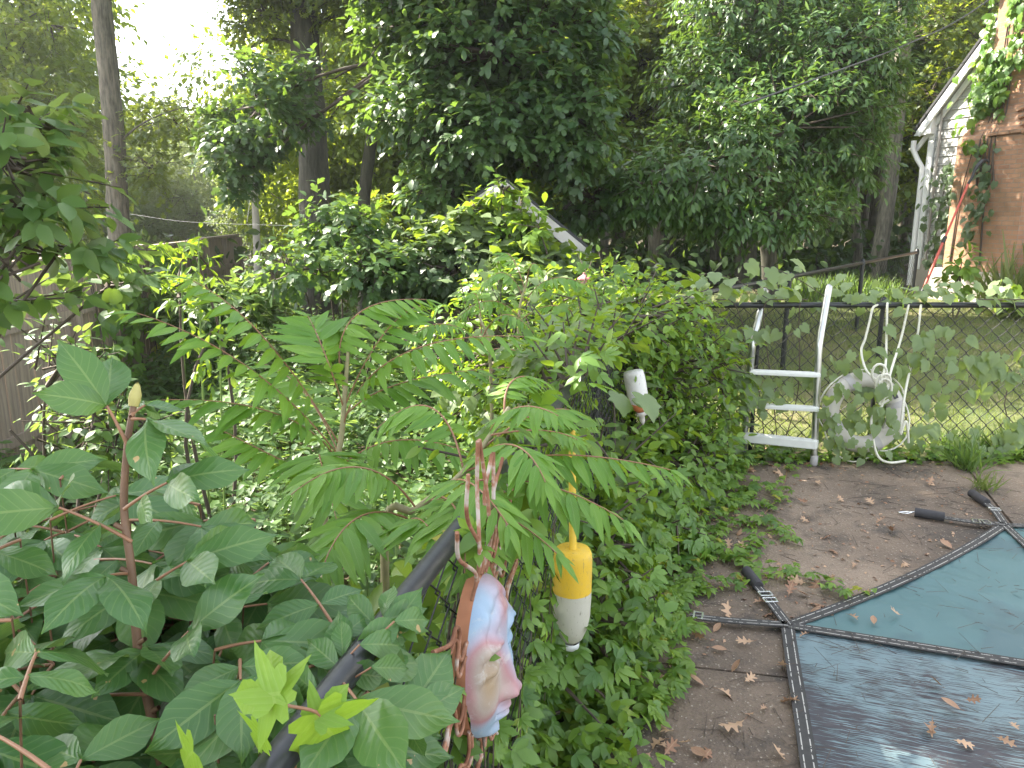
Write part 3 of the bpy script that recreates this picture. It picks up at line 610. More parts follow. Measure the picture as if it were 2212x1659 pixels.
# woodland undergrowth under the trees
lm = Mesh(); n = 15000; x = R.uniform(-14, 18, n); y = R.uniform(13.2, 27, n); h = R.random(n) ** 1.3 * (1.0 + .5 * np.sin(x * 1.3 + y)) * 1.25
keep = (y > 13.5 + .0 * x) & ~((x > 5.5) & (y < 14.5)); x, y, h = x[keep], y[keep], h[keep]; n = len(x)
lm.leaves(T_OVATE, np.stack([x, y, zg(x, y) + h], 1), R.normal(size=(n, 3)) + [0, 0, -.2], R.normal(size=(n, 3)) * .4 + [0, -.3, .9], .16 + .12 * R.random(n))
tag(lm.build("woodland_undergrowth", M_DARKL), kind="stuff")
#FENCES
# ------------------------------------------------------------------ CHAIN-LINK FENCES
def chainlink(m, a, b, z0a, z1a, z0b, z1b, w_=.052, r=.0022, off=None):
    a, b = np.array(a, float), np.array(b, float); L = np.linalg.norm(b - a); d = (b - a) / L; nv = np.array([-d[1], d[0]]); nw = int(L / w_)
    P0, P1 = [], []
    for i in range(nw):
        s0 = i * w_; f = s0 / L; zb = z0a + (z0b - z0a) * f; zt = z1a + (z1b - z1a) * f; ns = int((zt - zb) / w_)
        for k in range(ns):
            kk = k + i; x0 = s0 if kk % 2 == 0 else s0 + w_; x1 = s0 + w_ if kk % 2 == 0 else s0
            e0 = .004 if kk % 2 == 0 else -.004
            p = a + d * (x0 + (.003 if kk % 2 else -.003)) + nv * e0; q = a + d * (x1 + (-.003 if kk % 2 else .003)) - nv * e0
            P0.append((p[0], p[1], zt - k * w_)); P1.append((q[0], q[1], zt - (k + 1) * w_))
        p = a + d * s0; P0.append((p[0], p[1], zt)); P1.append((p[0] + nv[0] * .012, p[1] + nv[1] * .012, zt + .03)); P0.append(P1[-1]); P1.append((p[0] + d[0] * .02, p[1] + d[1] * .02, zt + .012))
    m.sticks(P0, P1, r, r, 4)
HF = 1.1
aF, bF = (float(fenceA_x(.25)), .25), (.868, 5.46)
fa = thing("chain_link_fence", "black chain link fence running away beside the painted face and buoys", "fence", (aF[0], aF[1], 0))
m = Mesh(); chainlink(m, aF, bF, .02, HF - .02, .02, HF - .02, .055, .0021); m.build("mesh", M_WIRE, fa)
Mesh().tube([(aF[0], aF[1], HF), (bF[0], bF[1], HF)], .0215, 14).build("top_rail", M_BLACK, fa)
for f in (.02, .7, 1.0):
    x, y = aF[0] + (bF[0] - aF[0]) * f, aF[1] + (bF[1] - aF[1]) * f; q = Mesh(); q.tube([(x - .035, y + .01, -.3), (x - .035, y + .01, HF + .03)], .024, 12); q.lathe([(0, .05), (.02, .04), (.03, .015), (.03, -.02)], (x - .035, y + .01, HF + .03), 12); q.build("post", M_BLACK, fa)
fb = thing("chain_link_fence", "black chain link fence across the back of the deck, vines on its rail", "fence", (.9, 5.46, 0))
m = Mesh(); chainlink(m, (.9, 5.46), (8.6, 5.5), .02, HF + .0, .02, HF - .0, .055, .0032); m.build("mesh", M_WIRE, fb)
Mesh().tube([(.868, 5.46, HF + .02), (8.6, 5.5, HF + .02)], .021, 12).build("top_rail", M_BLACK, fb)
for x in (.9, 1.8, 2.69, 5.5, 8.0):
    q = Mesh(); q.tube([(x, 5.5, -.2), (x, 5.5, HF + .02)], .016, 12); q.lathe([(0, .05), (.02, .04), (.026, .01), (.026, -.03)], (x, 5.5, HF + .03), 12); q.build("post", M_BLACK, fb)
fc = thing("chain_link_fence", "black chain link fence sloping up toward the house corner across the lawn", "fence", (1.75, 6.7, 0))
c0, c1 = P(706, 293, 6.7), P(917, 252.5, 12.0)
m = Mesh(); chainlink(m, c0[:2], c1[:2], float(zg(*c0[:2])), c0[2], float(zg(*c1[:2])), c1[2], .06, .002); m.build("mesh", M_WIRE, fc)
Mesh().tube([c0, c1], .021, 10).build("top_rail", M_BLACK, fc)
e0 = P(664, 296, 6.9); Mesh().tube([c0 - [0, 0, .06], e0], .019, 10).build("top_rail", M_BLACK, fc)
for f in (0, .27, .62, 1.0):
    c = c0 + (c1 - c0) * f; q = Mesh(); q.tube([(c[0], c[1], float(zg(c[0], c[1])) - .1), c], .026, 10); q.lathe([(0, .06), (.025, .045), (.034, .01), (.034, -.03)], c, 10); q.build("post", M_BLACK, fc)

# ------------------------------------------------------------------ WOODEN FENCE at the left, gate panel, pole
def board_fence(name, label, a, b, za, zb, ztop, pw=.14, cat="fence", post=True, rails=(.25, .5)):
    a, b = np.array(a, float), np.array(b, float); L = np.linalg.norm(b - a); d = (b - a) / L; nv = np.array([d[1], -d[0]]); ang = math.atan2(d[1], d[0]); M_ = rotz(ang)
    t = thing(name, label, cat, (a[0], a[1], za)); pk = Mesh(); n = int(L / pw)
    for i in range(n):
        c = a + d * (i + .5) * L / n; z0 = za + (zb - za) * i / n; h = ztop - z0 + R.normal() * .01
        pk.box((c[0] + R.normal() * .004, c[1], z0 + h / 2), (L / n - .008, .018, h), M_ @ roty(R.normal() * .006))
    pk.build("board_panel", M_WOOD, t, smooth=False)
    for f in rails:
        rl = Mesh(); c = (a + b) / 2 + nv * .033; rl.box((c[0], c[1], za + (ztop - za) * f), (L, .045, .09), M_); rl.build("rail", M_WOOD, t, smooth=False)
    cp = Mesh(); c = (a + b) / 2; cp.box((c[0], c[1], ztop + .022), (L, .1, .035), M_); cp.build("cap", M_WOOD, t, smooth=False)
    if post:
        q = Mesh(); c = b + nv * .03; q.box((c[0], c[1], (ztop + zb) / 2 - .02), (.12, .12, ztop - zb + .0), M_, .01); q.build("post", M_WOOD, t, smooth=False)
    return t
FL = [(-4.25, 5.0), (-4.32, 7.4), (-4.75, 10.0), (-5.1, 12.6), (-5.55, 15.6)]
fl_lab = ["brown weathered board fence section nearest the left edge behind vines", "brown board fence section with a long horizontal rail and creeper hanging over it", "shaded brown board fence section half buried in vines below the oak trunk", "far brown board fence section ending at a dark post near the pale pole"]
for i in range(4): board_fence("wooden_fence", fl_lab[i], FL[i], FL[i + 1], -.5, -.5, 1.33 + (.02 if i % 2 else 0), rails=(.2, .72) if i != 1 else (.2, .72))
g0, g1 = P(262, 288, 15.8), P(315, 290, 16.2)
board_fence("wooden_gate", "low sunlit plank gate beyond the end of the brown fence", g0[:2], g1[:2], -.6, -.6, .62, cat="gate", rails=(.3, .82))
p0 = P(258, 300, 16.6); t = thing("utility_pole", "pale weathered pole standing at the far end of the wooden fence", "pole", (p0[0], p0[1], -.6))
Mesh().tube([(p0[0], p0[1], -.6), P(257, 250, 16.6), P(254, 176, 16.6)], [.085, .08, .065], 12).build("shaft", M_POST, t)
Mesh().tube([P(254, 180, 16.6), P(250, 200, 16.3), P(247, 222, 16.2)], .01, 5).build("guy_wire", M_ROPE, t)

# ------------------------------------------------------------------ SHED
se, sk, sl = P(587, 252, 8.6), P(503, 183, 8.6), P(408, 246, 8.6)
xk, zk = sk[0], sk[2]; xr, zr = se[0], se[2]; xl, zl = sl[0], sl[2]; y0 = 8.6
t = thing("garden_shed", "overgrown grey shed with a pale sloping fascia board under dark shingles", "shed", (xk, y0, float(zg(xk, y0))))
m = Mesh(); wz = -.4; pts = [(xl + .12, wz), (xr - .12, wz), (xr - .12, zr + .08), (xk, zk - .1), (xl + .12, zl + .08)]
V = [(x, y0 + .06, z) for x, z in pts] + [(x, y0 + 2.4, z) for x, z in pts]; m.add(V, [(0, 1, 2), (0, 2, 3), (0, 3, 4), (5, 7, 6), (5, 8, 7), (5, 9, 8), (1, 6, 7), (1, 7, 2), (0, 4, 9), (0, 9, 5)]); m.build("wall", M_SHEDW, t, smooth=False)
rf = Mesh(); fs = Mesh()
for (xe, ze) in ((xr, zr), (xl, zl)):
    d = nrm(np.array([xe - xk, 0, ze - zk])); nn = np.array([-d[2], 0, d[0]]) * np.sign(d[0]); L = math.hypot(xe - xk, ze - zk) + .06; ctr = np.array([xk, 0, zk]) + d * L / 2
    Mx = np.stack([d, [0, 1, 0], np.cross(d, [0, 1, 0])], 1)
    rf.box(ctr + nn * .045 + [0, y0 + 1.2, 0], (L, 2.56, .03), Mx); fs.box(ctr - nn * .035 + [0, y0 - .07, 0], (L - .02, .025, .125), Mx)
r_ = rf.build("roof", M_ROOF, t, smooth=False); fs.build("fascia", M_FASCIA, t, smooth=False)
q = Mesh(); q.box((xr - .2, y0 + .03, .1), (.1, .04, 1.4)); q.build("corner_board", M_FASCIA, t, smooth=False)
# bird feeder on a pole
f = P(584, 279, 5.9); t = thing("bird_feeder", "small faded pink roofed bird feeder standing in the vines before the shed", "bird feeder", (f[0], f[1], 0))
Mesh().lathe([(0, .055), (.008, .05), (.01, .035), (.02, .028), (.05, .008), (.052, -.004), (.03, -.004)], f, 8).build("roof", M_PINK, t, smooth=False)
Mesh().lathe([(.024, 0), (.028, -.05), (.028, -.09), (.045, -.1), (.045, -.11), (0, -.11)], f, 12).build("body", M_PINK, t); Mesh().tube([(f[0], f[1], -.2), f - [0, 0, .1]], .008, 6).build("pole", M_BLACK, t)

# ------------------------------------------------------------------ HOUSE with brick chimney (local x along the gable wall, -y out of it)
hx, hy = 7.37, 14.0; hz = float(zg(hx, 12.5)); HA = math.atan2(-.97, .22)
h = thing("house", "white shingled house end with a big red brick chimney, vines climbing it", "house", (hx, hy, hz), HA)
def hb(z): return z - hz                        # world height -> local
ze = 3.36
m = Mesh(); co = .15; zz = hb(.95); rk = lambda z: max(0.0, (z - hb(ze)) / 1.0)
while zz < hb(7.0):
    a0, a1 = rk(zz) - .0, rk(zz + co); b0 = 7.6
    if a1 < b0: m.quads([(a0, .0, zz), (b0, .0, zz), (b0, .022, zz + co), (a1, .022, zz + co)], [(0, 1, 2, 3)]); m.quads([(a0, .0, zz), (a0, .022, zz), (b0, .022, zz), (b0, .0, zz)], [(0, 1, 2, 3)])
    zz += co
m.box((3.8, .12, hb(3.2)), (7.4, .16, 4.6)) if False else None
m.quads([(.02, .03, hb(.3)), (7.6, .03, hb(.3)), (7.6, .03, hb(.97)), (.02, .03, hb(.97))], [(0, 1, 2, 3)])
m.quads([(0, 0, hb(.3)), (0, 0, hb(ze)), (0, 6, hb(ze)), (0, 6, hb(.3))], [(0, 1, 2, 3)]); m.build("wall", M_SHING, h, smooth=False, local=True)
m = Mesh(); m.quads([(-.28, -.15, hb(ze - .18)), (-.28, 8, hb(ze - .18)), (3.8, 8, hb(ze + 3.9)), (3.8, -.15, hb(ze + 3.9))], [(0, 1, 2, 3)]); m.quads([(-.28, -.15, hb(ze - .12)), (3.8, -.15, hb(ze + 3.96)), (3.8, 8, hb(ze + 3.96)), (-.28, 8, hb(ze - .12))], [(0, 1, 2, 3)])
m.quads([(-.28, -.15, hb(ze - .18)), (3.8, -.15, hb(ze + 3.9)), (3.8, -.15, hb(ze + 3.96)), (-.28, -.15, hb(ze - .12))], [(0, 1, 2, 3)]); m.build("roof", M_ROOF, h, smooth=False, local=True)
Mr = np.stack([nrm([1, 0, 1]), [0, 1, 0], np.cross(nrm([1, 0, 1]), [0, 1, 0])], 1)
m = Mesh(); m.box((1.78, -.13, hb(ze + 1.74)), (5.5, .03, .13), Mr, .004); m.box((1.78, -.06, hb(ze + 1.76)), (5.5, .12, .02), Mr); m.box((1.62, -.02, hb(ze + 1.46)), (5.4, .03, .09), Mr)
m.add([(-.28, -.12, hb(ze - .22)), (.12, -.12, hb(ze - .22)), (.12, -.12, hb(ze + .16)), (-.28, .0, hb(ze - .22)), (.12, .0, hb(ze - .22)), (.12, .0, hb(ze + .16))], [(0, 1, 2), (3, 5, 4), (0, 3, 4), (0, 4, 1), (1, 4, 5), (1, 5, 2)]); m.build("rake_board", M_WHITE, h, smooth=False, local=True)
m = Mesh(); m.box((.05, -.015, hb(2.05)), (.13, .03, 2.5), None, .004); m.box((-.015, .05, hb(2.05)), (.03, .13, 2.5), None, .004); m.build("corner_board", M_WHITE, h, smooth=False, local=True)
Mesh().tube([(-.28, -.1, hb(ze - .3)), (-.28, -.1, hb(ze - .45)), (-.2, -.06, hb(ze - .62)), (-.06, -.05, hb(ze - .78)), (-.06, -.05, hb(.5))], .045, 10).build("downspout", M_WHITE, h, local=True)
Mesh().tube([(.24, -.03, hb(ze + .2)), (.24, -.03, hb(1.0))], .022, 8).build("conduit", M_BAND, h, local=True)
m = Mesh(); m.box((.18, .02, hb(.65)), (.5, .06, .7)); m.box((1.78, -.28, hb(.62)), (1.56, .64, .56), None, .01); m.build("foundation", M_CONC, h, smooth=False, local=True)
# chimney: wide base, sloped shoulders, stack
ch = Mesh(); B0, B1, T0, T1, dp, ds = 1.24, 2.6, 1.5, 2.2, .55, .34; zb, zs, zt_, ztop = hb(.9), hb(2.9), hb(3.35), hb(7.2)
V = [(B0, -dp, zb), (B1, -dp, zb), (B1, -dp, zs), (B0, -dp, zs), (B0, 0, zb), (B1, 0, zb), (B1, 0, zs), (B0, 0, zs), (T0, -ds, zt_), (T1, -ds, zt_), (T1, -ds, ztop), (T0, -ds, ztop), (T0, 0, zt_), (T1, 0, zt_), (T1, 0, ztop), (T0, 0, ztop)]
for f4 in [(0, 1, 2, 3), (1, 5, 6, 2), (4, 0, 3, 7), (3, 2, 9, 8), (2, 6, 13, 9), (7, 3, 8, 12), (8, 9, 10, 11), (9, 13, 14, 10), (12, 8, 11, 15), (11, 10, 14, 15)]: ch.quads([V[i] for i in f4], [(0, 1, 2, 3)])
cho = ch.build("chimney", M_BRICK, h, smooth=False, local=True)
m = Mesh()
for i in range(4): f = i / 4.0; m.box((B1 - .03 + (T1 - B1) * f - .04, -(dp + (ds - dp) * f) * .5 - .02, zs + (zt_ - zs) * f + .05), (.16, dp + (ds - dp) * f + .05, .055), roty(-.3), .006)
for i in range(3): m.box((B1 - .25 - i * .21, -dp - .005 + .03, zs + .05), (.2, .12, .055), None, .006)
s_o = m.build("shoulder_cap", M_BRICK, cho, smooth=False, local=True)
m = Mesh(); ps = [(B0 - .03, 1.9), (B0 - .03, 2.92), (B0 + .1, 3.12), (T0 - .03, 3.35), (T0 - .03, 3.8)]
for (xa, za_), (xb, zb_) in zip(ps[:-1], ps[1:]):
    d = nrm([xb - xa, 0, zb_ - za_]); Mx = np.stack([d, [0, 1, 0], np.cross(d, [0, 1, 0])], 1); m.box(((xa + xb) / 2 - .03, -.04, hb((za_ + zb_) / 2)), (math.hypot(xb - xa, zb_ - za_) + .0, .05, .09), Mx)
m.build("chimney_trim", M_WHITE, h, smooth=False, local=True)
# red pole saw leaning on the chimney
a, b, c, d = P(923, 290, 11.35), P(944, 240, 11.5), P(968, 184, 11.75), P(976, 168, 11.8)
t = thing("pole_saw", "long red pole with a dark hooked head leaning on the brick chimney", "pole saw", a)
Mesh().tube([a, b], .021, 10).build("lower_pole", M_RED, t); Mesh().tube([b, c], .016, 10).build("upper_pole", M_RED, t); Mesh().tube([b - (c - b) * .05, b + (c - b) * .06], .027, 10).build("collar", M_BLACK, t)
Mesh().tube([a - (b - a) * .12, a + (b - a) * .03], .025, 10).build("grip", M_BLACK, t); Mesh().tube(poly([c, c + [.05, 0, .1], d, d + [.12, .02, .12], d + [.2, .02, .09]], 4), [.02] * 8 + [.03] * 4 + [.018] * 5, 6).build("saw_head", M_BLACK, t)
# overhead wires
t = tag(Mesh().tube(poly([P(740, 106, 8.6), P(768, 96, 8.9), P(840, 70, 9.6), P(905, 45, 10.4), P(962, 18, 11.2), P(1030, -30, 11.8)], 6), .011, 6).build("overhead_cable", M_BLACK, origin=P(740, 106, 8.6)), "thick twisted overhead cable slanting up to the vine covered chimney", "cable")
t = tag(Mesh().tube(poly([P(880, 84, 12.6), P(925, 76, 12.8), P(965, 62, 13)], 5), .006, 5).build("overhead_cable", M_BLACK, origin=P(880, 84, 12.6)), "thin lower wire running to the house rake below the thick cable", "cable")
t = tag(Mesh().tube(poly([P(130, 214, 9), P(190, 222, 8.5), P(300, 226, 8)], 5), .0014, 5).build("thin_wire", M_BAND, origin=P(130, 214, 9)), "thin pale wire strung in front of the oak trunk above the fence", "cable")
#OBJECTS
# ------------------------------------------------------------------ POOL COVER
A_, B_ = G(787, 630.5), G(1003.6, 528.7); L1, L2 = G(808, 768), G(800, 715); S1 = G(1024, 669); sdir = nrm(S1 - A_)
pc = thing("pool_cover", "teal and dark mesh safety cover with black stitched edges lying on the deck", "pool cover", A_ + [0, 0, 0])
edge = bez(A_, (A_ + B_) / 2 + np.array([.05, -.085, 0]), B_, 15); Z = np.array([0, 0, .012])
lft = poly([A_, G(793, 672), G(800, 715), L1, L1 + (L1 - L2) * 2.5], 4); seam = np.array([A_ + sdir * s_ for s_ in np.linspace(0, 4.2, 22)])
seam2 = np.array([B_ + nrm(G(1024, 548) - B_) * s_ for s_ in np.linspace(0, 2.5, 6)]); top2 = np.array([B_ + nrm(G(1024, 529.5) - B_) * s_ for s_ in np.linspace(0, 3, 6)])
def cover_panel(outline, amp):
    bm = __import__('bmesh').new(); import bmesh
    vs = [bm.verts.new((p[0], p[1], .006)) for p in outline]; bm.faces.new(vs); bmesh.ops.triangulate(bm, faces=bm.faces[:])
    for _ in range(5): bmesh.ops.subdivide_edges(bm, edges=[e for e in bm.edges if e.calc_length() > .09], cuts=1, use_grid_fill=False); bmesh.ops.triangulate(bm, faces=bm.faces[:])
    on = {(round(p[0], 5), round(p[1], 5)) for p in outline}; bm.verts.index_update(); V = np.array([v.co for v in bm.verts]); T = [[v.index for v in f.verts] for f in bm.faces]; bm.free()
    V[:, 2] += amp * (np.sin(V[:, 0] * 9 + V[:, 1] * 5) * np.sin(V[:, 1] * 7) + 1) * .5 + amp * .5 * np.sin((V[:, 0] + V[:, 1]) * 21) ** 2
    T = np.array(T); nz_ = np.cross(V[T[:, 1]] - V[T[:, 0]], V[T[:, 2]] - V[T[:, 0]])[:, 2]; T[nz_ < 0] = T[nz_ < 0][:, ::-1]
    return Mesh().add(V, T)
far_c = seam[-1]
cover_panel(list(edge) + list(seam2[1:]) + [far_c + [.6, .6, 0]] + list(seam[::-1][:-1]), .012).build("teal_panel", M_COVER, pc)
cover_panel(list(seam) + [lft[-1] + [3, -.6, 0]] + list(lft[::-1][:-1]), .008).build("mesh_panel", M_MESHC, pc)
cover_panel([B_ + [.01, 0, 0]] + list(top2[1:]) + list(seam2[::-1][:-1]), .01).build("teal_panel", M_COVER, pc)
for nm, pts, wd, z in (("edge_strap", edge, .055, .022), ("edge_strap", lft, .055, .022), ("seam_strap", seam, .055, .024), ("seam_strap", seam2, .05, .024), ("edge_strap", top2, .05, .022)):
    Mesh().ribbon(pts + [0, 0, z], wd, th=.004).build(nm, M_STRAP, pc, smooth=False)
def anchor(pts, spring, buckles, hook=False):
    p = poly(pts, 6); st = Mesh().ribbon(p + [0, 0, .027], .045, th=.005).build("anchor_strap", M_STRAP, pc, smooth=False)
    for pos in buckles:
        k = int(pos * (len(p) - 2)); d = nrm(p[k + 1] - p[k]); a = math.atan2(d[1], d[0]); q = Mesh(); M_ = rotz(a)
        for sx in (-1, 1): q.box(p[k] + d * .018 * sx + [0, 0, .038], (.008, .062, .009), M_, .002)
        for sy in (-1, 1): q.box(p[k] + M_ @ np.array([0, .028 * sy, 0]) + [0, 0, .037], (.028, .007, .007), M_)
        q.build("buckle", M_CHROME, st, smooth=False)
    s0, s1 = spring; d = nrm(s1 - s0); q = Mesh(); q.tube([s0 + [0, 0, .032], s0 + d * .004 + [0, 0, .032], s1 + [0, 0, .032]], [.022, .027, .027], 16); q.build("spring_sleeve", M_FOAM, st)
    if hook: q = Mesh(); n_ = np.cross(d, [0, 0, 1]); q.tube(poly([s1 + [0, 0, .03], s1 + d * .04 + n_ * .015 + [0, 0, .02], s1 + d * .085 + [0, 0, .012], s1 + d * .04 - n_ * .015 + [0, 0, .02], s1 + [0, 0, .034]], 5), .004, 6); q.build("hook", M_CHROME, st)
anchor([A_, G(767, 604), G(757, 592)], (G(758, 592.5), G(746, 577)), (.5, .68), False)
anchor([A_, G(740, 627.5), G(704, 624), G(690, 622)], (G(672, 619.5), G(648, 616.5)), (.85,))
anchor([B_, G(975, 527), G(942, 522)], (G(944, 522), G(914, 517)), (.4, .55), True)
anchor([B_, G(994, 515), G(985, 507)], (G(986, 508), G(971, 498)), (.6,))

# ------------------------------------------------------------------ POOL LADDER leaning on the back fence
t = thing("pool_ladder", "stainless steel pool ladder with three white steps leaning on the back fence", "ladder", G(780, 458))
rails = []
for bu, bv, mu, mv, tu, tv, yb in ((743, 452, 752.5, 345, 765, 291, 5.16), (813.5, 465, 819, 345, 829, 287, 5.03)):
    b0_ = G(bu, bv); ym = yb + .22; pm = P(mu, mv, ym); pt = P(tu, tv, ym + .17); pl = [b0_ + [0, 0, .02], P(bu + (mu - bu) * .5, bv + (mv - bv) * .5, (b0_[1] + ym) / 2), pm - (pm - b0_) * .08, pm + (pt - pm) * .12, pm + (pt - pm) * .6, pt]
    rl = poly(pl, 6); rr = np.full(len(rl), .0245); top = rl[-1]; rl = np.concatenate([rl, [top + [0, .012, .008], top + [0, .022, .002]]]); rr = np.append(rr, [.015, .004])
    q = Mesh(); q.tube(rl, rr, 14); q.build("rail", M_STEEL, t); rails.append(rl); q = Mesh(); q.lathe([(0, -.03), (.024, -.03), (.027, -.02), (.027, .04), (.022, .045)], b0_ + [0, 0, .03], 14); q.build("foot_cap", M_BAND, t)
for (u0, v0, u1, v1, hh) in ((758, 371, 818, 374, .028), (747, 404, 816, 408, .03), (742, 436, 814, 443, .062)):
    f0 = rails[0][np.argmin(np.abs([P_[2] - (P(u0, v0, 5.25)[2]) for P_ in rails[0]]))]; f1 = rails[1][np.argmin(np.abs([P_[2] - (P(u1, v1, 5.12)[2]) for P_ in rails[1]]))]
    a, b = np.array([f0[0], f0[1] - .01, P(u0, v0, f0[1])[2]]), np.array([f1[0], f1[1] - .01, P(u1, v1, f1[1])[2]]); d = nrm(b - a); q = Mesh(); S = nrm(np.cross(d, [0, 0, 1])); Mx = np.stack([d, S, np.cross(S, d)], 1) * np.array([1, 1, 1])
    q.box((a + b) / 2 + [0, -.02, 0], (np.linalg.norm(b - a) + .02, .075, hh), Mx, .006)
    for k in range(3): q.box((a + b) / 2 + [0, -.04 + k * .02, 0] + np.array([0, 0, hh / 2 + .001]), (np.linalg.norm(b - a) - .04, .008, .003), Mx)
    q.build("step", M_ALU, t, smooth=False)
# ------------------------------------------------------------------ LIFE RING and rope
c = P(863, 412, 5.3); Rr, rr_ = .235, .06
t = thing("life_ring", "dirty white life ring with grey bands propped against the chain link fence", "life ring", c - [0, 0, .31])
tilt = rotx(-.16); an = np.linspace(0, 2 * np.pi, 49); ring = np.stack([np.cos(an) * Rr, np.zeros(49), np.sin(an) * Rr], 1) @ tilt.T + c
q = Mesh(); q.tube(ring, rr_, 18, cap=False); q.build("ring", M_RING, t)
for a0 in (.15, 1.95, 3.5, 5.0):
    k = np.linspace(a0, a0 + .2, 5); q = Mesh(); q.tube(np.stack([np.cos(k) * Rr, np.zeros(5), np.sin(k) * Rr], 1) @ tilt.T + c, rr_ + .004, 18); q.build("band", M_BAND, t)
a0 = .62; lp = np.array([math.cos(a0) * (Rr + .0), -rr_ - .001, math.sin(a0) * (Rr + .0)]) @ tilt.T + c; q = Mesh(); q.box(lp, (.075, .006, .03), tilt @ roty(a0 + .5)); q.build("label_plate", M_LABEL, t, smooth=False)
q = Mesh()
for a0 in (.25, 2.05, 3.6, 5.1):
    k = np.linspace(a0, a0 + 1.45, 9); sg = np.sin((k - a0) / 1.45 * np.pi); q.tube(np.stack([np.cos(k) * (Rr + rr_ + .01 + .035 * sg), -.02 * sg, np.sin(k) * (Rr + rr_ + .01 + .035 * sg) - .03 * sg], 1) @ tilt.T + c, .006, 6)
q.build("grab_line", M_ROPE, t)
Yf = 5.43; rp = [P(900, 560 / 1.84, 5.47)]
o = lambda u, v, Y=5.25: P((2640 + u * .5725) / 3.75, (950 + v * .5725) / 3.75, Y)
q = Mesh(); path = [o(1140, 335, 5.46), o(1105, 360, 5.42), o(1085, 440, 5.4), o(1055, 560, 5.38), o(1030, 640, 5.36), o(1060, 760, 5.25), o(1130, 830, 5.15), o(1180, 860, 5.13)]
q.tube(poly(path, 6), .0085, 7)
q.tube(poly([o(1202, 330, 5.47), o(1200, 350, 5.42), o(1195, 560, 5.38), o(1190, 720, 5.22), o(1175, 800, 5.14), o(1180, 900, 5.12), o(1165, 1000, 5.12), o(1100, 1080, 5.12), o(1105, 1200, 5.12), o(1140, 1330, 5.1), o(1215, 1370, 5.08), o(1320, 1360, 5.1)], 6), .0085, 7)
q.tube(poly([o(1342, 330, 5.47), o(1330, 380, 5.42), o(1290, 560, 5.38), o(1240, 720, 5.22), o(1210, 830, 5.14), o(1200, 920, 5.12), o(1150, 990, 5.13), o(1210, 960, 5.1)], 6), .0085, 7)
q.tube(poly([o(1422, 335, 5.47), o(1418, 370, 5.42), o(1395, 560, 5.4), o(1350, 760, 5.36), o(1320, 900, 5.2), o(1300, 1040, 5.14), o(1285, 1190, 5.13), o(1320, 1100, 5.12), o(1335, 1160, 5.13), o(1340, 1240, 5.15)], 6), .0085, 7)
for (cu, cv, ru, rv, yy) in ((1150, 790, 50, 65, 5.13), (1185, 880, 45, 60, 5.11), (1165, 870, 38, 75, 5.12), (1190, 830, 32, 40, 5.1)):
    k = np.linspace(0, 6.6, 16); q.tube(np.array([o(cu + ru * math.cos(x), cv + rv * math.sin(x), yy + .015 * math.sin(x)) for x in k]), .0085, 7)
tag(q.build("rope", M_ROPE, origin=o(1200, 340, 5.47)), "knotted white rope hung in loops over the back fence above the life ring", "rope")

# ------------------------------------------------------------------ LOBSTER BUOYS
def buoy(name, label, top_c, tip, rad_, L, mat, stick_mat, stick_top, tipmat):
    ax = nrm(np.array(top_c) - np.array(tip)); X = nrm(np.cross(ax, [0, 1, 0])); Mx = np.stack([X, np.cross(ax, X), ax], 1); base_ = np.array(top_c) - ax * L
    t = thing(name, label, "buoy", base_); m = Mesh(); m.lathe([(0, 0), (rad_ * .35, .004), (rad_ * .62, .022), (rad_ * .85, .06), (rad_ * .97, .11), (rad_, .17), (rad_, L - .04), (rad_ * .96, L - .015), (rad_ * .86, L), (0, L)], base_, 28, Mx); m.build("body", mat, t)
    m = Mesh(); m.lathe([(.03, .004), (.03, -.018), (.018, -.018), (.016, -.05), (.004, -.075), (0, -.075)], base_, 12, Mx); m.build("tip", tipmat, t)
    if stick_top is not None: Mesh().tube([np.array(top_c) - ax * .02, np.array(stick_top)], [.013, .012], 10).build("stick", stick_mat, t)
    return t
M_BUOYY = mk_buoy("yellow_white_buoy", (.62, .39, .025), (.44, .42, .35), .2); M_BUOYO = mk_buoy("white_orange_buoy", (.62, .6, .57), (.55, .17, .07), .055)
M_YSTICK = simple("yellow_stick_paint", (.6, .4, .04), .5, var=.3, scale=10)
buoy("lobster_buoy", "yellow and white lobster buoy with a yellow stick hanging low on the fence", P(573, 549, 2.36), P(570, 667, 2.36), .066, .345, M_BUOYY, M_YSTICK, P(572, 430, 2.42), M_WHITE)
buoy("lobster_buoy", "smaller white buoy with a red orange end half hidden in the vine mound", P(633, 371, 4.32), P(641, 413, 4.3), .062, .25, M_BUOYO, M_POST, None, M_POST)
# ------------------------------------------------------------------ FACE WALL ART on the near fence
fd = nrm(np.array([bF[0] - aF[0], bF[1] - aF[1], 0])); fn = np.array([fd[1], -fd[0], 0.0]); fy = 1.49
fcx = np.array([fenceA_x(fy), fy, .82]) + fn * .05; ca_, sa_ = math.cos(rad(1)), math.sin(rad(1)); fd, fn = np.array([fd[0] * ca_ - fd[1] * sa_, fd[0] * sa_ + fd[1] * ca_, 0]), np.array([fn[0] * ca_ - fn[1] * sa_, fn[0] * sa_ + fn[1] * ca_, 0])
t = thing("face_wall_art", "painted clay face with closed eyes and wavy rusty rods hung on the fence", "wall art", fcx)
def W(x, y, z): return np.asarray(x)[..., None] * fd + np.asarray(y)[..., None] * np.array([0, 0, 1.]) + np.asarray(z)[..., None] * fn + fcx
nu, nv_ = 97, 46; th, rr2 = np.meshgrid(np.linspace(0, 2 * np.pi, nu), np.linspace(.002, 1, nv_))
hw, hh = .13, .185                              # x = along the fence (far side +), y = up
ex = np.cos(th) * rr2; ey = np.sin(th) * rr2; fx = ex * hw * (1 - .16 * np.clip(-ey, 0, 1) ** 1.5); fyv = ey * hh
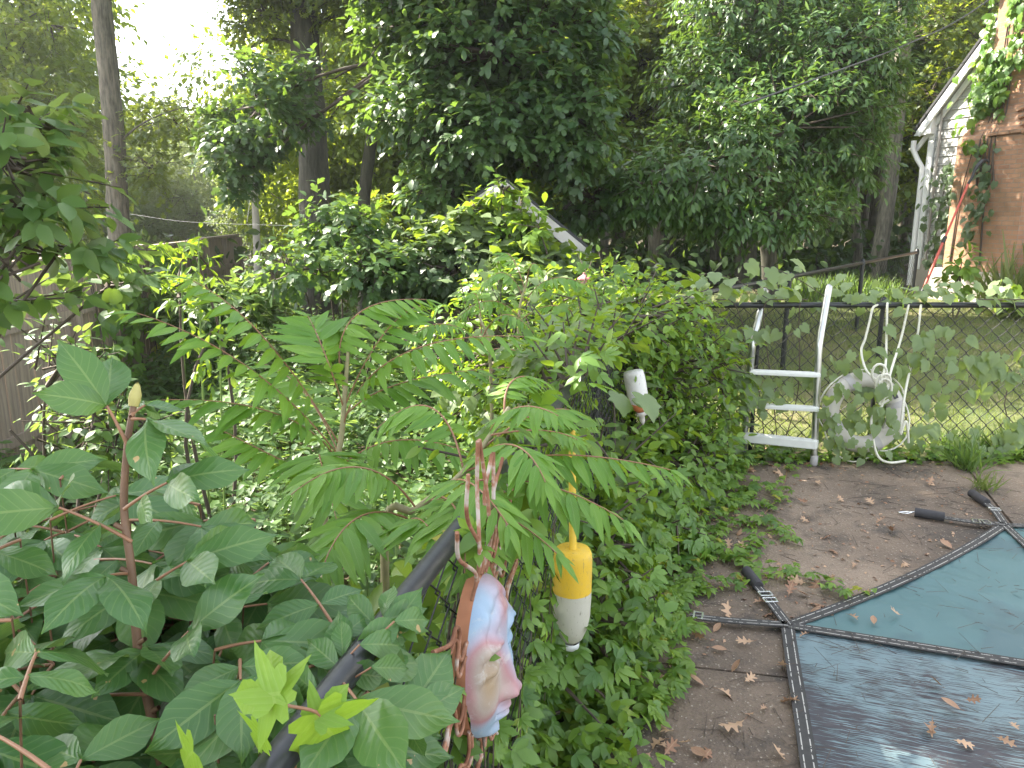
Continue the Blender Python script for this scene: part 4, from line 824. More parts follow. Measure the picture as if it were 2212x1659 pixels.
def gss(x, y, cx, cy, sx, sy): return np.exp(-((x - cx) / sx) ** 2 - ((y - cy) / sy) ** 2)
zz = .05 * np.sqrt(np.clip(1 - rr2 ** 2.6, 0, 1))
bridge = np.clip((.085 - fyv) / .165, 0, 1); zz += .04 * bridge ** 1.1 * np.exp(-np.abs(fx / (.016 + .012 * bridge)) ** 2.2) * np.clip((fyv + .085) / .012, 0, 1)
zz += .018 * (gss(fx, fyv, -.024, -.068, .014, .014) + gss(fx, fyv, .024, -.068, .014, .014)) + .012 * gss(fx, fyv, 0, .1, .05, .04)
for s_ in (-1, 1):
    zz -= .022 * gss(fx, fyv, s_ * .066, .03, .036, .024); lx = fx - s_ * .068; zz += .026 * gss(fx, fyv, s_ * .068, .02, .034, .02)
    zz -= .012 * np.exp(-((fyv - (.0 + 5 * lx ** 2)) / .0045) ** 2) * (np.abs(lx) < .04); zz -= .006 * np.exp(-((fyv - (.03 - 5 * lx ** 2)) / .004) ** 2) * (np.abs(lx) < .036)
    zz += .018 * np.exp(-((fyv - (.068 - 6 * lx ** 2)) / .012) ** 2) * np.exp(-(lx / .045) ** 4) + .016 * gss(fx, fyv, s_ * .085, -.06, .04, .045)
zz += .024 * (gss(fx, fyv, 0, -.108, .036, .0085) + gss(fx, fyv, 0, -.128, .03, .011)) - .014 * np.exp(-((fyv + .118 - 2.5 * fx ** 2) / .003) ** 2) * (np.abs(fx) < .042) + .022 * gss(fx, fyv, 0, -.178, .032, .02)
rim_ = (rr2 > .78) & (rr2 < .97) & (ey > .0); zz += .009 * rim_ * np.abs(np.sin(th * 9)) ** .5 * np.sin((rr2 - .78) / .19 * np.pi)
rim2 = (rr2 > .58) & (rr2 <= .78) & (ey > .3); zz += .006 * rim2 * np.abs(np.sin(th * 8 + .7)) ** .5 * np.sin((rr2 - .58) / .2 * np.pi)
m = Mesh(); Vf = W(fx, fyv, zz).reshape(-1, 3); i = (np.arange(nv_ - 1)[:, None] * nu + np.arange(nu - 1)[None]).ravel(); m.quads(Vf, np.stack([i, i + 1, i + nu + 1, i + nu], 1))
m.build("face", M_MASK, t)
k = np.linspace(0, 2 * np.pi, 60); m = Mesh(); V = np.concatenate([W(np.cos(k) * hw * (1 - .16 * np.clip(-np.sin(k), 0, 1) ** 1.5) * 1.005, np.sin(k) * hh * 1.005, np.full(60, z)) for z in (-.025, .004)]); m.quads(V, [(j, j + 1, j + 61, j + 60) for j in range(59)]); m.build("rim", simple("terracotta", (.38, .16, .08), .8, scale=20, var=.4), t)
def rod(pts): Mesh().tube(poly([W(np.array(x), np.array(y), np.array(z)) for x, y, z in pts], 7), .0042, 8).build("wavy_rod", M_RUST, t)
for a_, L_, lean in ((105, .27, -.07), (96, .31, -.02), (82, .25, .06), (70, .22, .13), (58, .15, .2), (118, .2, -.12)):
    a = rad(a_); x0, y0 = math.cos(a) * hw, math.sin(a) * hh; sg = 1 if R.random() > .5 else -1
    rod([(x0, y0, 0), (x0 + .02 * sg + lean * .2, y0 + L_ * .3, .01), (x0 - .012 * sg + lean * .6, y0 + L_ * .65, .0), (x0 + lean, y0 + L_, .008)])
    if a_ not in (105, 70, 118): rod([(x0 + .022, y0 + L_ * .02, 0), (x0 + .03 - .012 * sg + lean * .3, y0 + L_ * .4, .015), (x0 + lean + .012, y0 + L_, .008)])
for a_ in (152, 186, 222, 262, 300, 336, 8, 30, 50):
    a = rad(a_); e = np.array([math.cos(a), math.sin(a)]); p_ = np.array([-e[1], e[0]]); c0_ = np.array([e[0] * hw * .97, e[1] * hh * .98]); L_ = .15 + .04 * (int(a_) % 3)
    g_ = lambda r_, s_: c0_ + e * r_ + p_ * s_
    for s_ in (-.011, .011):
        pts = [g_(0, s_ * 1.4), g_(.03, s_ * 1.4 + .034), g_(.058, s_ * 1.3 + .022), g_(.07, s_ * 1.2 - .022), g_(.1, s_ - .03), g_(.125, s_ * .8 - .005), g_(L_, s_ * .5)]; rod([(q_[0], q_[1], .002) for q_ in pts])
    
#PLANTS
UPZ = np.array([0, 0, 1.])
# ------------------------------------------------------------------ HICKORY SAPLINGS at the near left
def compound(lm, pm, base, d, L, n=5, size=.15, nb=(0, -.45, .8), droop=.25, wsc=1.0):
    d = nrm(d); end = np.asarray(base) + d * L + np.array([0, 0, -droop * L * .35]); path = through(base, (np.asarray(base) + end) / 2 + [0, 0, droop * L * .12], end, 8)
    pm.tube(path, np.linspace(.0032, .002, 8), 5, cap=False); dd = nrm(path[-1] - path[-3]); S = nrm(np.cross(dd, UPZ)); N = nrm(np.array(nb) + R.normal(size=3) * .16)
    at = [(path[-1], dd, 1.0)]
    for k in range((n - 1) // 2):
        q = path[-1] if k == 0 else path[3]; sp = 1.0 if k == 0 else 1.25
        for s_ in (-1, 1): at.append((q, nrm(dd * (.75 - .45 * k) + S * s_ * sp + R.normal(size=3) * .1), (.92 if k == 0 else .7)))
    rn = R.random()
    for q, a, sc in at:
        lm.leaves(T_HICK, [q], [nrm(a + np.array([0, 0, -.12]))], [N + R.normal(size=3) * .2], [size * sc * (.9 + .2 * R.random())], np.array([np.clip(rn * .6 + R.random() * .4, 0, 1)]))
def pix(p):
    q = np.asarray(p) - [0, 0, CAMZ]; d = q[1] * cP - q[2] * sP; return 512 + FPX * q[0] / d, 384 - FPX * (q[1] * sP + q[2] * cP) / d
def sapling(name, label, stem, leaves_spec, n_auto, size, group=None, bud=False, zlo=.25, r=.0085):
    st = poly(stem, 6); base = st[0]; t = thing(name, label, "sapling", base, group=group); m = Mesh(); m.tube(st, np.linspace(r * 1.1, r * .62, len(st)), 10, rough=.12)
    if bud:
        for k in (8, 14, 19, 25, 30, 34):
            if k < len(st): s_ = 1 if k % 2 else -1; m.sticks([st[k] - [s_ * .002, 0, 0]], [st[k] + [s_ * .016, -.004, .012]], .006, .004, 6)
    lm, pm = Mesh(), Mesh()
    for k in range(n_auto):
        f = zlo + (1 - zlo) * (k + .5) / n_auto; p = st[int(f * (len(st) - 1))]; a = k * 2.4 + R.random() * .6; el = .1 + .35 * R.random()
        L = .16 + .1 * R.random(); compound(lm, pm, p, [math.cos(a), math.sin(a), el], L, 5 if R.random() < .6 else 3, size * (.85 + .3 * R.random()))
    for (p, d, L, n, sz, nb) in leaves_spec:
        e_ = np.asarray(p) + nrm(d) * (L + sz * .85); pu, pv = pix(e_)
        if pu > np.interp(pv, [430, 480, 520, 560, 600, 640, 680, 720, 768], [240, 290, 310, 330, 370, 400, 428, 420, 330]): continue      # the plants stop short of the fence and its ornament
        su = np.interp(pv, [407, 445, 509, 574, 657, 722, 768], [133, 127, 124, 132, 139, 153, 162]); bu, bv = pix(p)
        if not bud and p[1] < 1.25 and min(bu, pu) - 9 < su < max(bu, pu) + 9: continue      # nothing grows across the tall stem
        compound(lm, pm, p, d, L, n, sz, nb)
    m.build("stem", M_STEM, t); build2("foliage", [(lm, M_HICK), (pm, M_PET)], t)
    if bud:
        q = Mesh(); d = nrm(st[-1] - st[-3]); X = nrm(np.cross(d, [0, 1, 0])); q.lathe([(0, .042), (.005, .034), (.0095, .02), (.0095, .01), (.0075, 0)], st[-1], 12, np.stack([X, np.cross(d, X), d], 1)); q.build("bud", simple("yellow_bud", (.36, .32, .1), .6, scale=60), t)
    return t
st = [G(170, 830, .0) * 0 + P(172, 830, 1.02), Q(350, 1659, 1.05), Q(330, 1560, 1.07), Q(300, 1420, 1.1), Q(285, 1240, 1.13), Q(268, 1100, 1.16), Q(275, 960, 1.18), Q(288, 878, 1.2)]
st = [np.array([st[0][0] + .02, st[0][1], -.05])] + st
q_ = lambda u, v, Y=1.14: Q(u, v, Y)
def dirp(u0, v0, u1, v1, Y0=1.14, dY=0.0): return q_(u1, v1, Y0 + dY) - q_(u0, v0, Y0)
spec = [(q_(275, 960, 1.17), dirp(275, 960, 228, 865, 1.17, .0), .075, 3, .13, (.3, -.8, .35)), (q_(282, 900, 1.18), dirp(282, 900, 330, 850, 1.18, .1), .06, 3, .085, (0, -.35, .9)), (q_(285, 905, 1.18), dirp(285, 905, 350, 900, 1.18, -.02), .03, 3, .13, (0, .12, 1)),
        (q_(268, 1100), dirp(268, 1100, 350, 1040), .09, 5, .125, (-.1, -.7, .5)), (q_(285, 1170), dirp(285, 1170, 140, 1090), .13, 5, .15, (.1, -.75, .5)), (q_(290, 1290), dirp(290, 1290, 430, 1180), .12, 5, .14, (-.1, -.7, .5)),
        (q_(286, 1240), dirp(286, 1240, 200, 1235, 1.14, -.1), .08, 3, .14, (0, -.3, .9)), (q_(300, 1420), dirp(300, 1420, 190, 1370, 1.1, -.12), .05, 3, .15, (0, -.15, 1)), (q_(300, 1400), dirp(300, 1400, 380, 1380, 1.1, -.12), .05, 3, .13, (0, -.2, 1)),
        (q_(318, 1500, 1.06), dirp(318, 1500, 100, 1500, 1.06), .15, 5, .15, (.15, -.85, .4)), (q_(315, 1480, 1.06), dirp(315, 1480, 420, 1330, 1.06), .13, 3, .14, (-.1, -.6, .6))]
sapling("hickory_sapling", "tall brown stemmed hickory sapling with a plump yellow bud on top", st, spec, 0, .14, bud=True)
hp = [(6, 470, 1.5), (85, 610, 1.3), (160, 600, 1.34), (210, 570, 1.36), (60, 660, 1.26), (110, 650, 1.27), (200, 660, 1.24), (230, 700, 1.14), (100, 740, 1.16), (190, 745, 1.12), (250, 740, 1.02), (30, 740, 1.05), (110, 600, 1.3), (190, 620, 1.25), (45, 590, 1.1), (115, 690, 1.2), (185, 690, 1.2), (245, 700, .95), (240, 660, 1.02), (130, 520, 1.35), (50, 520, 1.35), (60, 480, 1.45), (200, 505, 1.45), (255, 520, 1.42), (20, 540, 1.2), (95, 560, 1.35), (175, 570, 1.35), (245, 585, 1.25), (300, 575, 1.3), (12, 620, .98), (75, 640, 1.2), (150, 650, 1.24), (215, 650, 1.05), (280, 640, 1.12), (335, 628, 1.12), (366, 632, 1.13), (345, 655, 1.06), (330, 672, 1.0), (318, 700, .96), (305, 722, .9), (20, 700, .82), (80, 720, 1.08), (155, 725, 1.18), (215, 715, .9), (275, 705, .95), (330, 690, 1.0), (352, 655, 1.06), (50, 770, .72), (125, 780, 1.1), (210, 775, .8), (330, 745, .92), (300, 770, .8)]
for i, (u, v, Y) in enumerate(hp):
    top = P(u, v, Y); b0 = np.array([top[0] - .1 - .2 * R.random(), top[1] + .15 + R.random() * .15, float(zg(top[0] - .2, top[1])) - .05]); stp = poly([b0, (top + b0) / 2 + R.normal(size=3) * .04, top], 6); sp_ = []
    for k in range(27):
        f = .45 + .55 * (k + 1.0) / 27; p = stp[int(f * (len(stp) - 1))]; a = k * 2.4 + i; sp_.append((p, [math.cos(a), math.sin(a) * .8, .05 + .3 * R.random()], .06 + .12 * R.random(), 5 if R.random() < .6 else 3, (.122 + .045 * R.random()) * (1.0 if Y > .85 else .85), (R.normal() * .15, -.62 + R.normal() * .15, .66)))
    sapling("hickory_sapling", "low hickory sapling with broad glossy leaflets crowding round the budded stem", [b0, (top + b0) / 2, top], sp_, 0, .15, "low hickory saplings round the budded stem", r=.0026)
# the branch reaching over the fence rail toward the painted face
t = thing("hickory_branch", "brown branch tip with five broad leaflets reaching over the rail toward the painted face", "branch", Q(640, 1560, .95)); lm, pm = Mesh(), Mesh()
br = poly([Q(560, 1640, .92), Q(700, 1545, .97), Q(790, 1495, 1.0)], 6); m = Mesh(); m.tube(br, np.linspace(.006, .0045, len(br)), 8)
m.tube(np.concatenate([[br[0] + [-.12, .05, -.35]], [br[0]]]), .006, 8)
for (a, b, c, sz, nb) in (((880, 1545), (1010, 1460), 1.02, 0, (0, -.85, .5)),): pass
def leaflet(u0, v0, u1, v1, Y0, Y1, nb): a, b = Q(u0, v0, Y0), Q(u1, v1, Y1); lm.leaves(T_HICK, [a], [b - a], [np.array(nb) + R.normal(size=3) * .05], [np.linalg.norm(b - a)], np.array([.35 + .3 * R.random()]))
pm.tube([br[-1], Q(880, 1550, 1.02)], [.003, .002], 6)
leaflet(880, 1550, 1018, 1478, 1.02, 1.08, (.05, -.8, .55)); leaflet(875, 1545, 985, 1385, 1.02, 1.14, (.1, -.75, .6)); leaflet(880, 1555, 905, 1650, 1.02, 1.0, (-.3, -.85, .3)); leaflet(790, 1490, 880, 1345, 1.0, 1.1, (0, -.7, .6)); leaflet(765, 1455, 865, 1290, 1.02, 1.14, (.1, -.7, .6)); leaflet(770, 1455, 930, 1400, 1.02, 1.08, (0, -.6, .8)); leaflet(740, 1440, 715, 1310, 1.02, 1.08, (-.2, -.8, .5))
for (u0, v0, u1, v1, Y) in ((735, 1400, 810, 1285, 1.1), (690, 1455, 770, 1340, 1.06), (785, 1345, 870, 1225, 1.14), (650, 1500, 720, 1395, 1.02), (660, 1430, 780, 1430, 1.0), (760, 1400, 850, 1400, 1.02), (810, 1300, 900, 1290, 1.12), (720, 1370, 830, 1290, 1.08), (700, 1380, 690, 1290, 1.06), (735, 1350, 850, 1345, 1.06), (690, 1400, 610, 1330, 1.04), (700, 1410, 800, 1420, 1.02), (640, 1450, 560, 1400, .98), (650, 1470, 690, 1560, .95), (640, 1450, 740, 1460, 1.0), (780, 1300, 890, 1265, 1.14), (785, 1290, 800, 1210, 1.16), (770, 1310, 700, 1240, 1.14), (600, 1490, 520, 1440, .94), (600, 1500, 610, 1590, .92), (760, 1330, 860, 1330, 1.1), (690, 1340, 760, 1270, 1.1)): u0, v0, u1, v1, Y = u0 + 42, v0 + 42, u1 + 42, v1 + 42, Y - .05; leaflet(u0, v0, u1, v1, Y, Y + .05, (R.normal() * .2, -.7, .6)); pm.tube([Q(u0, v0, Y), Q(640, 1540, .98)], .0015, 5, cap=False)
m.build("stem", M_STEM, t); build2("foliage", [(lm, M_HICK), (pm, M_PET)], t)
# bright lobed shoot
t = thing("mulberry_shoot", "bright lime green shoot with deeply lobed leaves over the near fence rail", "shoot", Q(660, 1640, .8)); lm, m = Mesh(), Mesh()
def lob(u0, v0, u1, v1, Y, nb, tm, dY=.02): a, b = Q(u0, v0, Y), Q(u1, v1, Y + dY); lm.leaves([tm], [a - (b - a) * .22], [b - a], [np.array(nb)], [np.linalg.norm(b - a) * 1.3], np.array([R.random()]))
lob(585, 1500, 500, 1510, .78, (.1, -.85, .5), T_MULB[0]); lob(590, 1500, 575, 1415, .78, (-.1, -.8, .6), T_MULB[1], .04); lob(690, 1545, 740, 1490, .82, (0, -.9, .45), T_MULB[1]); lob(695, 1560, 745, 1630, .82, (.2, -.85, .5), T_MULB[0]); lob(560, 1590, 540, 1620, .8, (0, -.8, .6), T_MULB[1]); lob(410, 1630, 380, 1659, .8, (0, -.8, .6), T_MULB[0])
m.tube(poly([Q(560, 1690, .8), Q(640, 1610, .82), Q(690, 1545, .82), Q(600, 1520, .79)], 6), .0022, 6); m.build("stem", M_PET, t); lm.build("foliage", M_LIME, t)

# ------------------------------------------------------------------ SUMAC SAPLINGS
def frond(lm, sm, a, mid, b, n, size, fold=.5, tips=True, yr=0.0, r=.0035):
    n = int(n * 1.35); b = np.asarray(b) + (np.asarray(b) - np.asarray(a)) * .04; p = through(a, mid, b, 44); sm.tube(p, np.linspace(r, r * .35, 44), 6, cap=False); tt = nrm(np.gradient(p, axis=0)); ks = np.linspace(9, 43, n).astype(int)
    for i, k in enumerate(ks):
        T = tt[k]; S = np.cross(T, UPZ); S = nrm(S) if np.linalg.norm(S) > .1 else np.array([1., 0, 0]); f = i / (n - 1); env = math.sin(math.pi * (.18 + .72 * f)) ** .7
        for s_ in (-1, 1):
            ax = nrm(S * s_ * (1 - .45 * f) + T * (.25 + .6 * f) + np.array([0, 0, -fold * .62]) + R.normal(size=3) * .09); N = nrm(np.cross(S, T) + S * s_ * .35 * fold + np.array([0, -.25, .3]) + R.normal(size=3) * .12)
            lm.leaves(T_SUM, [p[k]], [ax], [N], [size * env * (.9 + .2 * R.random())], np.array([np.clip(R.random() * .7 + yr, 0, 1)]))
    if tips: lm.leaves(T_SUM, [p[-1]], [tt[-1] + [0, 0, -.2]], [UPZ + [0, -.3, 0]], [size * .6], np.array([.6]))
def sumac(label, stem, fronds, size, rs=.011, group=None):
    st = poly(stem, 6); t = thing("sumac_sapling", label, "sapling", st[0], group=group); m, lm, sm = Mesh(), Mesh(), Mesh(); m.tube(st, np.linspace(rs * 1.2, rs * .5, len(st)), 10)
    for f in fronds: frond(lm, sm, *f[:3], f[3], size * (f[4] if len(f) > 4 else 1), f[5] if len(f) > 5 else .5, yr=f[6] if len(f) > 6 else .15)
    m.build("stem", M_SSTEM, t); build2("foliage", [(lm, M_SUM), (sm, M_PET)], t)
S_ = lambda u, v, Y=2.75: Q(u, v, Y)
sb = S_(690, 1250, 2.7); sb = np.array([sb[0], 2.75, -.4])
sumac("tall sumac sapling with arching ladder leaves rising in the middle of the garden", [sb, S_(700, 1150, 2.72), S_(735, 960), S_(745, 850), S_(752, 760)],
  [(S_(733, 960), S_(575, 735, 2.7), S_(430, 622, 2.6), 13, 1.05, .75), (S_(732, 985), S_(545, 800, 2.6), S_(315, 690, 2.45), 13, 1.1, .7), (S_(742, 880), S_(700, 760, 2.7), S_(668, 690, 2.85), 12, 1.25, .25), (S_(745, 850), S_(760, 690, 2.8), S_(915, 655, 2.9), 13, 1.0, .75, .35),
   (S_(748, 870), S_(830, 720, 2.8), S_(905, 668, 3.0), 10, .95, .6), (S_(745, 900), S_(860, 830, 2.85), S_(1050, 800, 3.0), 12, 1.05, .45), (S_(740, 925), S_(860, 770, 2.7), S_(1115, 735, 2.65), 14, 1.0, .8), (S_(733, 1000), S_(600, 895, 2.6), S_(365, 870, 2.5), 13, 1.1, .5),
   (S_(735, 1010), S_(880, 950, 2.7), S_(1070, 1010, 2.6), 12, 1.1, .6), (S_(715, 1060, 2.7), S_(690, 985, 2.45), S_(735, 1150, 2.2), 11, 1.35, .25), (S_(720, 1050, 2.7), S_(590, 985, 2.5), S_(480, 930, 2.5), 11, 1.1, .55), (S_(735, 990), S_(650, 840, 3.0), S_(560, 790, 3.2), 11, 1.0, .4)], .15, .013)
sb = np.array([-.32, 1.95, -.3])
sumac("sumac sapling beside the near fence with long leaves hanging over the yellow buoy", [sb, S_(830, 1180, 2.0), S_(900, 1100, 2.0), S_(1000, 1020, 2.02), S_(1100, 880, 2.1)],
  [(S_(1000, 1020, 2.02), S_(1200, 983, 2.0), S_(1430, 1015, 1.95), 15, 1.0, .8), (S_(960, 1055, 2.0), S_(1140, 1040, 1.85), S_(1330, 1120, 1.75), 12, 1.1, .75), (S_(930, 1080, 2.0), S_(1060, 1100, 1.75), S_(1190, 1190, 1.62), 9, 1.1, .7), (S_(1030, 980, 2.05), S_(1170, 890, 2.25), S_(1260, 905, 2.3), 12, .95, .5), (S_(1060, 940, 2.05), S_(1170, 930, 2.05), S_(1240, 950, 2.0), 12, .65, .5, .4),
   (S_(1010, 1010, 2.02), S_(1100, 960, 1.75), S_(1170, 1040, 1.6), 10, 1.0, .6), (S_(960, 1060, 2.0), S_(1010, 1040, 1.65), S_(1090, 1130, 1.5), 10, 1.0, .6), (S_(1060, 930, 2.05), S_(1120, 880, 1.9), S_(1200, 900, 1.8), 10, .9, .6),
   (S_(900, 1100, 2.0), S_(780, 1010, 1.95), S_(640, 1070, 1.85), 12, 1.2, .5), (S_(880, 1120, 2.0), S_(770, 1120, 1.8), S_(700, 1240, 1.65), 11, 1.2, .45), (S_(940, 1070, 2.0), S_(990, 1110, 1.7), S_(1000, 1230, 1.5), 10, 1.1, .4), (S_(1090, 900, 2.1), S_(1110, 820, 2.2), S_(1180, 830, 2.3), 11, .7, .6, .45), (S_(1000, 1010, 2.0), S_(930, 880, 2.1), S_(820, 930, 2.1), 11, 1.0, .6), (S_(850, 1160, 2.0), S_(900, 1120, 1.8), S_(940, 1180, 1.6), 9, 1.1, .5)], .125, .012)
sb = np.array([S_(1130, 720, 4.6)[0], 4.6, -.3])
sumac("small sumac with drooping fronds standing before the shed and the pink feeder", [sb, S_(1120, 720, 4.6), S_(1140, 600, 4.6)],
  [(S_(1130, 660, 4.6), S_(1200, 600, 4.5), S_(1290, 640, 4.4), 13, 1, .8, .3), (S_(1132, 650, 4.6), S_(1090, 590, 4.6), S_(1040, 625, 4.6), 12, 1, .7, .2), (S_(1135, 630, 4.6), S_(1100, 550, 4.7), S_(1075, 580, 4.8), 10, .9, .6, .3), (S_(1138, 610, 4.6), S_(1150, 570, 4.5), S_(1170, 590, 4.5), 8, .8, .6, .6), (S_(1128, 690, 4.6), S_(1200, 660, 4.4), S_(1260, 700, 4.3), 11, 1, .6), (S_(1126, 690, 4.6), S_(1060, 650, 4.5), S_(990, 690, 4.4), 11, 1, .6)], .125)
sb = np.array([S_(1060, 800, 3.8)[0], 3.8, -.3])
sumac("young sumac with narrow fronds between the tall sumac and the vine mound", [sb, S_(1060, 800, 3.8), S_(1035, 680, 3.8)],
  [(S_(1040, 720, 3.8), S_(1030, 640, 3.8), S_(1010, 655, 3.8), 10, .9, .7, .3), (S_(1042, 730, 3.8), S_(1090, 680, 3.7), S_(1150, 720, 3.6), 11, 1, .6), (S_(1045, 745, 3.8), S_(960, 700, 3.6), S_(890, 735, 3.5), 13, 1, .6), (S_(1048, 760, 3.8), S_(1120, 760, 3.6), S_(1180, 820, 3.5), 11, 1, .5), (S_(1050, 770, 3.8), S_(960, 760, 3.6), S_(900, 800, 3.5), 11, 1, .5), (S_(1060, 800, 3.8), S_(1120, 800, 3.5), S_(1150, 850, 3.4), 10, .9, .5, .4)], .1)

# ------------------------------------------------------------------ OVERGROWN BED: undergrowth between the fences
lm, bb = Mesh(), Mesh()
n = 5200; x = R.uniform(-4.5, 1.0, n); y = R.uniform(1.2, 11.5, n)
keep = (x < fenceA_x(np.minimum(y, 6.2)) - .03 + .9 * sst(5.6, 6.6, y)); x, y = x[keep], y[keep]; n = len(x)
hgt = .38 + .16 * np.sin(x * 2.3 + y) + .14 * np.sin(y * 1.9 - x) + .5 * sst(6.5, 10, y) - .22 * sst(-2.6, -3.8, x) - .12 * sst(2.6, 1.4, y)
base = np.stack([x, y, zg(x, y)], 1); top = base + np.stack([R.normal(size=n) * .09, R.normal(size=n) * .09, hgt * (.65 + .5 * R.random(n))], 1); bb.sticks(base, top, .003, .0015)
for k in range(9):
    f = .3 + .75 * (k / 8.0); p = base + (top - base) * f + R.normal(size=(n, 3)) * .02; a = R.random(n) * .6 + k * 2.4; ax = np.stack([np.cos(a), np.sin(a), np.full(n, -.15)], 1)
    lm.leaves(T_OVATE, p + ax * .012, ax, np.stack([R.normal(size=n) * .3, R.normal(size=n) * .3 - .15, np.ones(n)], 1), (.055 + .075 * R.random(n)) * (1.25 - .4 * f))
tag(build2("undergrowth", [(lm, M_UNDER), (bb, M_GSTEM)]), kind="stuff")
# leafy shrubs between bed and shed
def shrub(name, label, lobes, ntw, k, tl, size, tm, mat, group=None, cat="shrub", root=None, **kw):
    l0 = np.array(lobes, float); x, y = (l0[0, 0], l0[0, 1]) if root is None else root; g = gz(x, y); t = thing(name, label, cat, g, group=group); lm, bb = Mesh(), Mesh(); st = Mesh()
    for l in l0: st.tube(through(g + [R.normal() * .004, R.normal() * .004, 0], (g + l[:3]) / 2 + R.normal(size=3) * .1, l[:3], 7), np.linspace(.014, .007, 7), 6)
    crown(lm, bb, lobes, ntw, k, tl, size, tm, **kw); st.build("stems", M_TWIG, t); build2("foliage", [(lm, mat), (bb, M_TWIG)], t); return t
CLEAR += [((P(548, 222, 8.2), P(588, 258, 8.2)), .16), ((P(548, 222, 7.6), P(588, 256, 7.6)), .13), ((P(584, 281, 5.9), P(584, 279, 4.8)), .13)]
kw = dict(gap=-.4, gf=2.2, inner=.3, stick=.3)
shrub("shrub", "grey green bushy sassafras shrub with pale leaf tips before the mid oak trunk", [Lb(345, 228, 8.6, 44, 18), Lb(300, 268, 8.2, 36, 18), Lb(380, 272, 8, 40, 22), Lb(325, 212, 8.6, 18, 10)], 330, 6, .2, .12, T_SASS, M_SASS, **kw)
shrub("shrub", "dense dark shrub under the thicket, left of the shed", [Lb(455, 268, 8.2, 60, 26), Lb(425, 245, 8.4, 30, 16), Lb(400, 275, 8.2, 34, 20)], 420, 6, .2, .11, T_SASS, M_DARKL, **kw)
shrub("shrub", "leafy shrub with pale undersides growing at the foot of the brown fence", [Lb(220, 310, 8.8, 44, 18), Lb(185, 300, 9.0, 30, 16), Lb(250, 300, 9.2, 32, 18)], 330, 6, .2, .12, T_OVATE, M_UNDER, **kw)
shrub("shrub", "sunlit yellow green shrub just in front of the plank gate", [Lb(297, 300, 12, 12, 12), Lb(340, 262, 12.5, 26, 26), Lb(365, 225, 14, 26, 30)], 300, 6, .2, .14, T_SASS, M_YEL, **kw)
shrub("climbing_vine", "green grape vine smothering the shed wall below its pale fascia", [Lb(500, 240, 8.35, 34, 20, .2), Lb(556, 278, 8.3, 36, 20, .2), Lb(455, 255, 8.35, 34, 22, .2), Lb(520, 285, 8.0, 60, 24, .4), Lb(478, 224, 8.4, 22, 14, .15), Lb(526, 250, 8.35, 22, 16, .15)], 800, 5, .2, .13, T_GRAPE, M_GRAPE, cat="vine", gap=-.5, gf=2, inner=.5, stick=.2)
for (u, v, Y) in ((503, 190, 8.2), (522, 205, 8.1), (538, 226, 7.9), (474, 205, 8.3)):
    p = P(u, v, Y); shrub("sassafras_shoot", "leafy sassafras shoot sticking up in front of the pale shed fascia", [[*p, .12, .1, .1], [*(p - [.1, 0, .4]), .14, .1, .2]], 22, 6, .16, .12, T_SASS, M_VINE, "shoots along the shed fascia", "shoot", gap=-2, inner=.1, stick=.3)
t = shrub("willow_shrub", "clump of upright leafy stems in front of the brown fence, left of the tall sumac", [Lb(197, 258, 4.6, 10, 60, .1), Lb(180, 300, 4.6, 10, 50, .1), Lb(212, 330, 4.5, 10, 50, .1)], 34, 6, .12, .08, T_LANCE, M_VINE, gap=-2, inner=.2, stick=.1)
st = Mesh()
for (u, v) in ((199, 232), (182, 262), (220, 290)): p = P(u, v, 4.6); st.tube(through([p[0] - .1, 4.6, -.4], p - [.05, 0, .7], p, 9), np.linspace(.008, .004, 9), 6)
st.build("tall_stems", M_GSTEM, t)
# shrub with big leaves reaching in from the left edge
lmz = [Lb(4, 165, 3.3, 46, 18, .2), Lb(30, 212, 3.4, 44, 9, .2), Lb(60, 250, 3.6, 44, 8, .2), Lb(8, 262, 3.2, 34, 14, .2), Lb(15, 300, 3.6, 30, 10, .2), Lb(110, 285, 4.0, 40, 7, .2), Lb(20, 120, 3.6, 40, 14, .2)]
shrub("large_leaf_shrub", "big leaved shrub arching in from the left edge, hiding part of the board fence", lmz, 110, 6, .22, .125, T_OVATE + [T_HICK[0]], M_UNDER, root=(-3.7, 2.9), gap=-.9, gf=1.6, inner=.2, stick=.6, droop=.35, flat=.6)
shrub("bittersweet_shrub", "round leaved bittersweet tangle climbing the board fence at the left edge", [Lb(45, 390, 4.3, 60, 50, .3), Lb(95, 380, 4.8, 40, 40, .3), Lb(10, 430, 4.0, 40, 40, .3), Lb(110, 430, 4.4, 50, 30, .3)], 420, 6, .22, .075, T_OVATE, M_UNDER, gap=-.1, gf=2.6, inner=.2, stick=.5)
